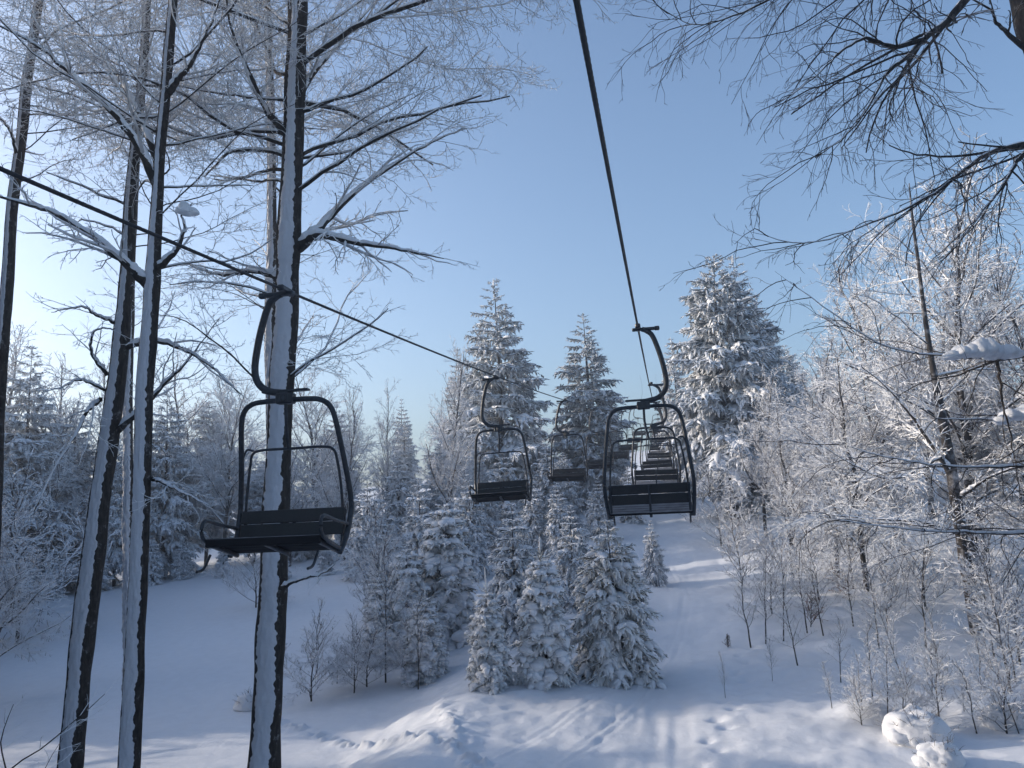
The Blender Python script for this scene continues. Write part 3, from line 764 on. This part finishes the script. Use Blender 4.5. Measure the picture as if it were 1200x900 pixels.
GS = 'tall spruces standing behind the lift'
put_px(SPR[0], 578, 328, 52, 'tall pointed snowy spruce behind the second left chair', GS, 1.28)
put_px(SPR[1], 683, 368, 54, 'tall snowy spruce with a thin spire left of the right hand chairs', GS, 1.5)
put_px(SPR[2], 836, 300, 44, 'broad heavy spruce with a double top right of the lift', GS, 1.1)
put_px(SPR[0], 858, 300, 45.5, 'slimmer second top rising beside the broad spruce right of the lift', GS, 1.1)
put_px(SPR[1], 886, 345, 49, 'spruce leaning out behind the right shoulder of the broad spruce', GS, 1.0)
put_px(SPR[1], 786, 396, 60, 'distant spruce top between the near right hanger and the broad spruce', GS, 1.0)
put_px(SPR[1], 536, 408, 56, 'narrow spruce half hidden left of the tall pointed spruce', GS, 0.9)

GYS = 'young spruces on the bank under the lift'
def young(v, px, ptop, pbase, label, wide=1.0):
    b = ground_hit(px, pbase); tip = at(px, ptop, b[1])
    return put(YS[v], (b[0], b[1], b[2]-0.08), label, GYS, tip[2]-b[2]+0.08, None, wide)
young(0, 722, 610, 794, 'bushiest young spruce below the near right chair, shaggy and dark underneath', 1.25)
young(1, 640, 652, 800, 'young spruce plastered in snow with a long bare leader', 1.28)
young(2, 574, 690, 806, 'smallest snow-laden young spruce at the front of the bank', 1.3)
young(3, 524, 592, 755, 'lumpy snow-buried young spruce at the left end of the bank', 1.3)

young(3, 478, 645, 770, 'snow-laden young spruce between the dark saplings and the lumpy one', 1.3)
young(1, 500, 702, 796, 'low round snow-buried spruce at the left front of the bank', 1.5)
young(2, 448, 672, 775, 'leftmost low young spruce on the bank, white with rime', 1.4)
GM = 'small snowy spruces filling the slope behind'
for i, (px, pt, d, v, wd, lb) in enumerate([
    (600, 590, 24, 1, 1.1, 'grey rimed spruce peeping between the two snow-plastered young spruces'),
    (668, 592, 27, 0, 1.0, 'small spruce behind the gap left of the bushiest young spruce'),
    (762, 610, 31, 0, 0.9, 'little lone spruce at the edge of the lift trail'),
    (455, 600, 29, 0, 1.1, 'rimed spruce among saplings left of the lumpy young spruce'),
    (490, 560, 33, 1, 1.0, 'snowy spruce under the left cable, left of the second left chair'),
    (548, 556, 35, 0, 1.0, 'small spruce directly below the second left chair'),
    (622, 565, 37, 0, 1.1, 'snowy spruce low between the second and third left chairs'),
    (652, 570, 36, 1, 1.1, 'snow-heavy spruce below the third left chair'),
    (700, 560, 40, 0, 1.2, 'squat spruce seen through the hoop of the near right chair'),
    (735, 548, 45, 1, 1.2, 'snowy spruce behind the seats of the right chairs'),
    (590, 530, 42, 1, 1.3, 'snow-loaded spruce at the foot of the tall pointed spruce'),
    (640, 520, 45, 0, 1.3, 'middling spruce at the foot of the thin-spired spruce'),
    (430, 560, 38, 0, 1.2, 'dark snowy spruce right of the large dark chair'),
    (465, 540, 44, 1, 1.2, 'snowy spruce behind the thin bare tree left of centre')]):
    put_px(SPS[v], px, pt, d, lb, GM, wd)

for i, (px, pt, d, v, wd, lb) in enumerate([
    (515, 520, 47, 2, 1.1, 'wide snowy spruce filling the gap left of the tall pointed spruce'),
    (625, 500, 50, 1, 1.3, 'snow-draped spruce between the tall pointed and thin-spired spruces'),
    (660, 530, 42, 2, 1.0, 'wide low spruce behind the third left chair'),
    (715, 500, 52, 1, 1.4, 'bluish spruce seen inside the hoop of the near right chair'),
    (565, 545, 40, 2, 1.0, 'broad snowy spruce just below the second left chair seat'),
    (482, 590, 39, 0, 1.2, 'snowy spruce behind the saplings left of the bank'),
    (425, 600, 42, 1, 1.3, 'low snowy spruce right of the large dark seat'),
    (355, 560, 46, 0, 1.2, 'snowy spruce just right of the thick trunk behind the large hoop'),
    (800, 500, 54, 0, 1.1, 'shaded spruce behind the right side of the near right chair')]):
    put_px(SPR[v], px, pt, d, lb, GM, wd)
GL = 'snowy spruces behind the left run'
for px, pt, d, v, wd, lb in [
    (38, 405, 44, 0, 1.1, 'tall pale spruce in the glare at the far left'),
    (92, 470, 47, 1, 1.2, 'snowy spruce left of the leaning trunk'),
    (196, 455, 46, 0, 1.1, 'blue shaded spruce between the forked trunk and the large chair'),
    (245, 470, 50, 2, 0.9, 'broad snowy spruce behind the large dark chair'),
    (140, 520, 45, 2, 0.9, 'low wide spruce behind the leaning trunk'),
    (395, 470, 52, 1, 1.2, 'spruce right of the thick trunk behind the large chair hoop'),
    (-10, 520, 41, 2, 1.0, 'spruce cut by the left edge above the run'),
    (300, 540, 47, 2, 1.0, 'snowy spruce behind the seat of the large dark chair')]:
    put_px(SPR[v], px, pt, d, lb, GL, wd)
for i, (px, pt, d, v) in enumerate([(20, 610, 41, 0), (64, 640, 42.5, 1), (112, 625, 43, 0), (178, 628, 43, 1), (214, 632, 44, 0), (262, 636, 43, 1), (330, 640, 40, 0), (382, 632, 40, 1)]):
    put_px(SPS[v], px, pt, d, ['low snowy spruce at the run edge near the left photo border', 'snow-buried little spruce left of the leaning trunk base line',
        'small spruce seen just right of the leaning trunk', 'small spruce seen just right of the forked trunk', 'low blue spruce left below the large dark seat',
        'little spruce under the left armrest of the large dark seat', 'small spruce just right of the thick trunk', 'low spruce on the rise right of the thick trunk'][i], GL, 1.2)

GF = 'frosted bare trees around the clearing'
for px, pt, d, v, wd, lb in [
    (519, 412, 40, 1, 0.8, 'thin bare frosted tree left of the tall pointed spruce'),
    (450, 455, 46, 2, 0.7, 'small frosted tree standing alone against the sky right of the thick trunk'),
    (402, 462, 43, 1, 0.9, 'frosted tree just right of the large dark chair'),
    (265, 450, 46, 0, 1.0, 'frosted tree seen through the hoop of the large dark chair'),
    (60, 470, 44, 1, 1.1, 'hoary tree catching the sun at the left edge'),
    (210, 500, 47, 2, 1.1, 'frosted tree between the forked trunk and the large chair'),
    (5, 540, 24, 2, 1.2, 'sunlit frosted tree with hanging twigs at the left edge'),
    (1082, 236, 25, 0, 1.25, 'tallest frosted tree on the right slope'),
    (1010, 322, 31, 1, 1.2, 'pale frosted tree left of the tallest one on the right slope'),
    (1160, 300, 29, 2, 1.3, 'dense frosted tree behind the snow-laden bough at right'),
    (945, 400, 36, 0, 1.2, 'frosted tree right of the broad spruce'),
    (1195, 330, 24, 1, 1.1, 'frosted tree cut by the right edge of the photo'),
    (1060, 350, 36, 1, 1.3, 'hazy frosted tree far back on the right slope'),
    (985, 420, 26, 2, 1.1, 'lower frosted tree in front of the pale one on the right slope'),
    (912, 470, 33, 2, 1.0, 'short frosted tree at the foot of the broad spruce'),
    (18, 392, 47, 0, 1.3, 'pale frosted tree in the glare beside the far left spruce'),
    (72, 425, 50, 2, 1.3, 'hazy frosted tree between the left border and the leaning trunk'),
    (118, 440, 48, 1, 1.3, 'pale frosted tree directly behind the leaning trunk'),
    (222, 425, 50, 2, 1.4, 'wide frosted tree filling the gap right of the forked trunk'),
    (292, 440, 52, 1, 1.3, 'frosted tree top showing left of the thick trunk above the chair hoop'),
    (372, 445, 49, 0, 1.3, 'frosted tree top showing right of the thick trunk'),
    (880, 440, 38, 1, 1.0, 'frosted tree overlapping the right edge of the broad spruce'),
    (960, 470, 29, 0, 1.1, 'spreading frosted tree right of the short one'),
    (1035, 450, 30, 2, 1.2, 'frosted tree behind the spreading twigs on the right slope'),
    (1200, 440, 23, 2, 1.3, 'dense rimed tree right of the birch'),
    (1120, 330, 40, 0, 1.3, 'faint frosted tree far behind the birch top'),
    (120, 560, 45, 0, 1.1, 'frosted tree standing behind the leaning trunk base'),
    (340, 520, 44, 1, 1.2, 'frosted tree behind the seat of the large dark chair'),
    (440, 600, 38, 2, 1.1, 'low frosted tree above the bank right of the large chair'),
    (1120, 400, 25, 2, 1.1, 'frosted tree just behind the leaning birch')]:
    put_px(FT[v], px, pt, d, lb, GF, wd)

# leaning birch on the right slope
BC = [dict(k=8, s=5, wob=0.12, trop=0.0, limb=1, snow=1.3, srmin=0.010, skeep=0.8)] + [
      dict(k=6, s=3, wob=0.14, trop=-0.01, per=4.5, ang=0.75, ratio=0.5, rr=0.5, flat=0.5, rmin=0.008, tip=0.6),
      dict(k=4, s=3, wob=0.16, trop=-0.01, per=7.0, ang=0.7, ratio=0.5, rr=0.7, flat=0.5, rmin=0.006, tip=0.7),
      dict(k=3, s=3, wob=0.15, trop=0.0, per=8.0, ang=0.7, ratio=0.5, rr=0.8, flat=0.5, rmin=0.005, tip=0.8)]
hb = ground_hit(1144, 742)
near_tree('leaning speckled birch on the right slope with a dark patchy trunk',
    [(1144, 738, 15), (1134, 680, 15), (1126, 620, 15), (1118, 570, 14), (1106, 500, 12), (1092, 420, 8), (1080, 340, 5), (1072, 270, 4), (1066, 215, 1.5)], hb[1],
    [([(1116, 560, 9), (1098, 530, 8), (1070, 490, 7), (1040, 455, 5), (1010, 430, 4)], hb[1], hb[1]-0.5),
     ([(1124, 625, 6), (1080, 612, 5), (1020, 608, 4), (940, 600, 3)], hb[1], hb[1]-3.0),
     ([(1112, 530, 6), (1050, 560, 4), (1000, 545, 3), (930, 500, 3)], hb[1], hb[1]-2.5),
     ([(1120, 585, 6), (1160, 560, 5), (1210, 540, 4)], hb[1], hb[1]-1.5)],
    (26, 560, 280, 2.6, 0.45), R(-140), 0.9, 0.02, 12.0, BC, (4.0, 0.75, 0.4, 1.6), 1.3, M_SAPL, M_TWIG, 'birch_tree', False)

# snow-laden bough reaching in from the right edge: a tree standing just outside the frame
LAD = [dict(k=9, s=5, wob=0.13, trop=-0.01, limb=1, snow=1.0, srmin=0.012)] + HANG[1:4]
near_tree('dark bough with fat pillows of snow reaching in from the right edge',
    [(1340, 760, 34), (1335, 600, 32), (1330, 450, 30), (1322, 330, 26), (1310, 150, 18), (1300, -50, 9)], 10.5,
    [([(1330, 430, 12), (1260, 408, 10), (1200, 416, 8), (1150, 420, 6), (1118, 418, 4), (1060, 412, 3), (1010, 392, 3), (955, 352, 2), (908, 318, 1.5)], 10.5, 9.0),
     ([(1332, 500, 10), (1260, 488, 8), (1200, 490, 6), (1150, 492, 4), (1090, 490, 3)], 10.5, 9.6),
     ([(1168, 420, 5), (1175, 470, 4), (1188, 530, 3), (1196, 590, 2)], 9.6, 9.4),
     ([(1332, 560, 8), (1240, 545, 6), (1150, 548, 4), (1060, 540, 3), (980, 520, 2)], 10.5, 9.0),
     ([(1334, 640, 8), (1240, 628, 6), (1150, 625, 4), (1060, 620, 3), (960, 605, 2)], 10.5, 9.2)],
    None, R(-150), 0.7, 0.02, 14.0, LAD, (3.0, 0.7, 0.4, 1.4), 1.2, M_BARK, M_TWIGD, 'laden_tree')

# pillows of snow on that bough, hook branch and crotches: lumpy ellipsoids
def lump(g, c, s, seed, n=26, m=16, amp=0.28):
    u = np.linspace(0, 2*math.pi, n, endpoint=False)[None]; v = np.linspace(0.02, math.pi-0.02, m)[:, None]
    d = np.stack([np.cos(u)*np.sin(v), np.sin(u)*np.sin(v), np.cos(v)+0*u], -1)
    nz = fbm(d[..., 0]*1.6+seed*3.1+d[..., 2], d[..., 1]*1.6+seed+d[..., 2]*0.7, 3, 13)
    r = 1+amp*nz+0.05*fbm(d[..., 0]*5+seed, d[..., 1]*5+d[..., 2]*4, 3, 15)
    V = d*r[..., None]*np.array(s); V[..., 2] = np.where(V[..., 2] < 0, V[..., 2]*0.45, V[..., 2])
    V = V+np.array(c)
    j = np.arange(m-1)[:, None]; q = np.arange(n)[None]; q2 = (q+1) % n
    g.add(V.reshape(-1, 3), np.stack([j*n+q, (j+1)*n+q, (j+1)*n+q2, j*n+q2], -1).reshape(-1, 4))
def pillow(px, py, d, s, label, seed):
    p = at(px, py, d); g = Geo(); q = np.random.default_rng(seed)
    n = max(3, int(s[0]/0.045))
    for k in range(n):
        u = -1+2*k/(n-1); e = (1-0.6*u*u)**0.5
        lump(g, (u*s[0]*(0.5 if n < 4 else 1)+q.normal()*0.01, q.normal()*0.15*s[1], q.normal()*0.10*s[2]-0.05*u*u), (max(s[0]/n*q.uniform(1.8, 2.6), 0.6*s[2]), s[1]*e*q.uniform(0.7, 1.05), s[2]*e*q.uniform(0.65, 1.1)), seed+k*1.7, 22, 14, 0.35)
    o = g.build('snow_pillow', M_SNOW, None, True); o.location = p
    return tag(o, label, 'snow', 'pillows of snow on branches')
pillow(1152, 412, 9.3, (0.36, 0.20, 0.14), 'fat snow pillow on the upper dark bough at the right edge', 1)
pillow(1192, 488, 9.8, (0.20, 0.18, 0.14), 'snow pillow on the lower dark bough at the right edge', 2)
pillow(219, 245, 9.3, (0.12, 0.11, 0.13), 'snow clump balanced on the hooked twig of the forked tree', 3)

# saplings and brush
GB = 'thin saplings on the snowy slopes'
def sap(v, px, ptop, pbase, label, wide=1.0, lean=(0, 0)):
    b = ground_hit(px, pbase); tip = at(px, ptop, b[1])
    return put(SP[v], (b[0], b[1], b[2]-0.06), label, GB, max(tip[2]-b[2], 0.3), None, wide, lean)
for i, (px, pt, pb, v, wd, ln, lb) in enumerate([
    (897, 640, 755, 0, 1.1, 0.10, 'left of a pair of dark stemmed saplings right of the trail'),
    (918, 620, 752, 1, 1.0, 0.10, 'right of a pair of dark stemmed saplings right of the trail'),
    (946, 625, 742, 2, 1.1, 0.06, 'twin stemmed sapling with rusty tufts below the frosted tree'),
    (905, 745, 798, 1, 1.0, 0.05, 'short dark sapling standing beside the sunlit snow ridge'),
    (850, 760, 818, 2, 0.8, 0.0, 'smallest twig poking up beside the trail'),
    (1045, 620, 696, 1, 1.0, 0.05, 'dark slim stem between birch and saplings on the right slope'),
    (1062, 600, 700, 0, 0.9, 0.02, 'pale straight stem left of the leaning birch'),
    (985, 600, 680, 2, 1.0, 0.08, 'frosted sapling beside the rusty leaning bush'),
    (1065, 690, 818, 0, 0.9, -0.22, 'tall tilted sapling rising from the humps at lower right'),
    (1010, 760, 832, 1, 1.3, -0.12, 'spreading sapling in the middle of the lower right slope'),
    (1022, 720, 822, 2, 1.2, -0.10, 'frosted sapling close behind the spreading one at lower right'),
    (1092, 710, 820, 1, 1.0, -0.15, 'tilted dark sapling above the snow-buried bush'),
    (1105, 745, 822, 0, 1.2, -0.08, 'rimed sapling right above the snow-buried bush'),
    (1150, 720, 810, 2, 1.2, 0.05, 'frosted sapling below the leaning birch'),
    (880, 660, 760, 2, 1.5, 0.08, 'white feathery sapling left of the dark stemmed pair'),
    (935, 690, 780, 0, 1.4, 0.10, 'rimed sapling between the dark stemmed pair and the spreading sapling'),
    (965, 650, 745, 0, 1.3, 0.08, 'tall frosted sapling above the sunlit ridge'),
    (1000, 640, 735, 2, 1.4, 0.04, 'bushy rimed sapling below the rusty leaning bush'),
    (1030, 660, 760, 0, 1.4, -0.03, 'frosted sapling left below the leaning birch'),
    (1085, 640, 760, 2, 1.4, -0.05, 'white crowned sapling directly left of the birch foot'),
    (1165, 650, 770, 1, 1.4, -0.04, 'frosted sapling just right of the birch foot'),
    (1040, 750, 840, 0, 1.3, -0.1, 'rimed sapling left above the round snow-buried bush'),
    (1145, 770, 860, 2, 1.5, -0.1, 'white feathery sapling between the buried bushes'),
    (985, 720, 800, 1, 1.4, -0.05, 'feathery frosted sapling at the middle of the right slope'),
    (1190, 700, 800, 2, 1.5, 0.0, 'hoary sapling against the right border above the corner brush'),
    (1185, 640, 812, 0, 1.1, -0.10, 'tall frosted sapling near the lower right edge'),
    (1130, 780, 835, 1, 1.2, 0.06, 'low rimed sapling right of the snow-buried bush'),
    (975, 770, 830, 2, 1.3, -0.05, 'thin pale twig left of the spreading sapling'),
    (1195, 740, 860, 1, 1.0, -0.2, 'curved twig leaning out of the lower right corner'),
    (452, 620, 800, 1, 0.9, 0.0, 'tall dark sapling left of the lumpy young spruce'),
    (444, 640, 775, 0, 0.9, 0.0, 'shorter dark sapling just left of the tall one'),
    (490, 690, 808, 2, 1.0, -0.12, 'leaning pale sapling in front of the lumpy young spruce'),
    (412, 715, 792, 0, 1.3, 0.03, 'rimed sapling between the thick trunk and the dark saplings'),
    (372, 700, 790, 2, 1.2, 0.02, 'frosted sapling just right of the thick trunk'),
    (395, 745, 802, 1, 1.4, 0.05, 'low rimed sapling on the bank right of the thick trunk')]):
    sap(v, px, pt, pb, lb, wd, (0, -ln))
GH = 'frosted bushes on the slopes'
def bush(v, px, ptop, pbase, label, wide=1.0):
    b = ground_hit(px, pbase); tip = at(px, ptop, b[1])
    return put(FB[v], (b[0], b[1], b[2]-0.05), label, GH, max(tip[2]-b[2], 0.3), None, wide, cat='bush')
for i, (px, pt, pb, v, wd, lb) in enumerate([
    (20, 560, 752, 0, 1.3, 'sunlit white frosted bush at the left edge above the run'),
    (415, 735, 812, 1, 1.6, 'feathery frosted bush on the bank between the thick trunk and the dark saplings'),
    (478, 715, 800, 0, 1.2, 'white frosted bush at the foot of the lumpy young spruce'),
    (365, 730, 822, 0, 1.4, 'frosted bush hugging the thick trunk'),
    (870, 590, 690, 1, 1.3, 'frosted bush beside the upper trail'),
    (930, 560, 690, 0, 1.3, 'pale frosted bush under the short frosted tree'),
    (1000, 560, 690, 1, 1.3, 'frosted bush at mid height on the right slope'),
    (1085, 600, 715, 0, 1.3, 'frosted bush behind the birch foot'),
    (1170, 590, 760, 1, 1.2, 'frosted bush right of the birch foot'),
    (845, 545, 640, 0, 1.2, 'frosted bush below the broad spruce'),
    (1100, 745, 840, 1, 1.3, 'rimed brush around the snow-buried bush'),
    (1180, 760, 860, 0, 1.4, 'rimed brush in the lower right corner'),
    (905, 640, 720, 0, 1.5, 'hoary bush behind the dark stemmed pair'),
    (960, 610, 705, 1, 1.5, 'wide hoary bush under the lower frosted tree'),
    (1040, 640, 730, 0, 1.5, 'wide frosted bush between the rusty bush and the birch'),
    (1060, 780, 845, 0, 1.6, 'rimed brush behind the round snow-buried bush'),
    (1010, 790, 850, 1, 1.6, 'low feathery brush left of the round snow-buried bush'),
    (1195, 660, 780, 1, 1.4, 'frosted thicket cut by the right border'),
    (430, 735, 805, 0, 1.7, 'frosted thicket on the left end of the bank'),
    (440, 590, 735, 1, 1.0, 'frosted bush right below the large dark chair'),
    (300, 620, 712, 0, 1.2, 'frosted bush behind the thick trunk at the run edge')]):
    bush(v, px, pt, pb, lb, wd)

M_RUST = rime_mat('dead_leaves', (0.16, 0.085, 0.055), (0.60, 0.56, 0.55), 0.2, 1.1, 4.0, 0.6)
for px, pt, pb, ln, lb in ((998, 655, 700, -0.5, 'rusty leaning bush of dead leaves on the right slope'), (950, 690, 735, 0.2, 'rusty tuft of dead twigs behind the twin stemmed sapling'), (853, 744, 760, 0.1, 'rusty twig cluster beside the upper end of the sunlit ridge')):
    b = ground_hit(px, pb); tip = at(px, pt, b[1]); hh = tip[2]-b[2]
    o = frosted('dead_bush', max(hh, 0.3), 26, 0.42*hh, 9, 2.2, 0.05, 0.7, M_BARK, 0.012, 0.006, 0.0, M_RUST)
    o.location = [float(c) for c in b]; o.rotation_euler = (0, ln, 0); tag(o, lb, 'bush', 'dead brown bushes on the right slope')

# snow-buried bushes lower right, and one at the foot of the bank left
def buried(px, py, s, label, seed, n=4):
    b = ground_hit(px, py); root = thing('snow_buried_bush', b, label, 'bush', 'snow-buried bushes')
    g = Geo()
    lump(g, (0, 0, s*0.10), (s, s*0.9, s*0.9), seed, 64, 40, 0.30)
    for k in range(n):
        a = rng.uniform(0, 6.28); q = s*rng.uniform(0.35, 0.6)
        lump(g, (math.cos(a)*s*0.7, math.sin(a)*s*0.6, s*rng.uniform(0.0, 0.5)), (q, q, q*0.9), seed+k+1, 24, 16, 0.4)
    g.build('snow_cover', M_SNOW, root, True)
    T = Tree(); nn = 26
    a = rng.uniform(0, 6.28, nn); el = rng.uniform(0.2, 1.3, nn)
    D = np.stack([np.cos(a)*np.cos(el), np.sin(a)*np.cos(el), np.sin(el)], -1)
    T.crown(D*s*0.6, D, np.full(nn, s*0.8), np.full(nn, 0.006), [dict(k=5, s=3, wob=0.2, trop=0.0), dict(k=3, s=3, wob=0.2, trop=0, per=14, ang=0.7, ratio=0.5, rr=0.7)])
    T.twig.build('crown', M_TWIGD, root)
    return root
buried(1075, 868, 0.52, 'round snow-buried bush in the lower right', 3)
buried(1103, 896, 0.34, 'small snow dome in front of the round snow-buried bush', 9, 2)
buried(1180, 850, 0.42, 'snow-buried bush by the lower right edge', 14)
buried(292, 830, 0.38, 'snow-buried bush at the left foot of the thick trunk', 20)

# bare twigs in the bottom left corner (top of a shrub below the camera)
T = Tree(); b = at(8, 905, 6.2)
root = thing('bare_shrub', (b[0], b[1], float(gz(b[0], b[1]))), 'bare thin twigs of a shrub in the bottom left corner', 'bush')
p = np.array([[0, 0, -0.1], [0.03, 0.02, 0.5*(b[2]-root.location.z)], [0.0, 0.0, b[2]-root.location.z]])
s = smooth_path(p, 14); tubes(T.limb, s, np.linspace(0.022, 0.010, 14), 7)
n = 14; a = rng.uniform(-1.3, 1.3, n); el = rng.uniform(0.0, 0.8, n)
D = np.stack([np.cos(a)*np.cos(el), np.sin(a)*np.cos(el), np.sin(el)], -1)
T.crown(s[rng.integers(7, 14, n)], D, rng.uniform(0.5, 1.1, n), np.full(n, 0.006), [dict(k=7, s=4, wob=0.12, trop=0.0, limb=1), dict(k=5, s=3, wob=0.14, trop=0, per=7, ang=0.7, ratio=0.5, rr=0.6, rmin=0.003), dict(k=3, s=3, wob=0.14, trop=0, per=9, ang=0.7, ratio=0.5, rr=0.7, rmin=0.002)])
T.finish(root, M_BARK, M_TWIG)

# ------------------------------------------------------------------ woods beyond: far slope behind the lift and unseen woods placed to shade the scene
GW = 'wood on the far slope behind the lift'
k = 0
for d, x0, x1, step in ((66, -46, 40, 5.2), (76, -60, 60, 7.0)):
    x = x0
    while x < x1:
        xx = x+rng.uniform(-1.5, 1.5); yy = d+rng.uniform(-4, 4); s = xx-lift_x(min(yy, 60)); x += step
        if abs(s) < 5.5: continue
        h = rng.uniform(5, 8.5) if -8 < s < 12 else rng.uniform(7, 11)
        proto = SPR[k % 3] if k % 4 else FT[k % 3]; k += 1
        put(proto, (xx, yy, float(gz(xx, yy))-0.2), 'snowy tree in the far wood behind the lift' , GW, h)
GO = 'unseen wood left of the run, placed for its shade'  # out-of-view shade trees; heights and gap shaped to steer the low sun
for i in range(170):
    yy = rng.uniform(2, 78); xx = -0.66*yy - rng.uniform(5.5, 15)
    gap = 19.0 < yy < 25.8
    h = rng.uniform(4.0, 6.0) if gap else (rng.uniform(12, 18) if yy < 19.0 else rng.uniform(12, 16))
    if 44 < yy < 62: h = rng.uniform(5.0, 8.0)
    if gap and i % 4: continue
    proto = (SPR[i % 3], FT[i % 3])[(i//3) % 2 == 0]
    put(proto, (xx, yy, float(gz(xx, yy))-0.2), 'unseen snowy tree left of the run, placed to cast shade', GO, h)
GN = 'unseen wood added around the camera to dim the sky light'  # out-of-view trees added to block sky light from behind and beside
for i in range(60):
    yy = rng.uniform(-34, 9); side = 1 if i % 2 else -1
    xx = lift_x(yy)+side*rng.uniform(7.5, 26)
    if abs(xx) < 0.72*yy+5: continue
    put((SPR[i % 3], FT[i % 3])[i % 4 == 0], (xx, yy, float(gz(xx, yy))-0.2), 'unseen snowy tree added around the camera to dim the sky light', GN, rng.uniform(11, 17))

# ------------------------------------------------------------------ cold winter air
zlo = float(gz(GX, GY).min())-1.0; zhi = 30.0
g = Geo(); x0, x1, y0, y1 = gx[0]-2, gx[-1]+2, gy[0]-2, gy[-1]+2
V = [(x, y, z) for z in (zlo, zhi) for y in (y0, y1) for x in (x0, x1)]
g.add(V, [(0, 2, 3, 1), (4, 5, 7, 6), (0, 1, 5, 4), (1, 3, 7, 5), (3, 2, 6, 7), (2, 0, 4, 6)])
mt = bpy.data.materials.new('cold_air'); mt.use_nodes = True; n = mt.node_tree
n.nodes.remove(n.nodes['Principled BSDF'])
v = n.nodes.new('ShaderNodeVolumePrincipled'); v.inputs['Color'].default_value = (0.93, 0.95, 1.0, 1)
v.inputs['Density'].default_value = HAZE; v.inputs['Anisotropy'].default_value = 0.72
n.links.new(v.outputs[0], n.nodes['Material Output'].inputs['Volume'])
if HAZE > 0: tag(g.build('haze', mt), None, None, None, 'stuff')
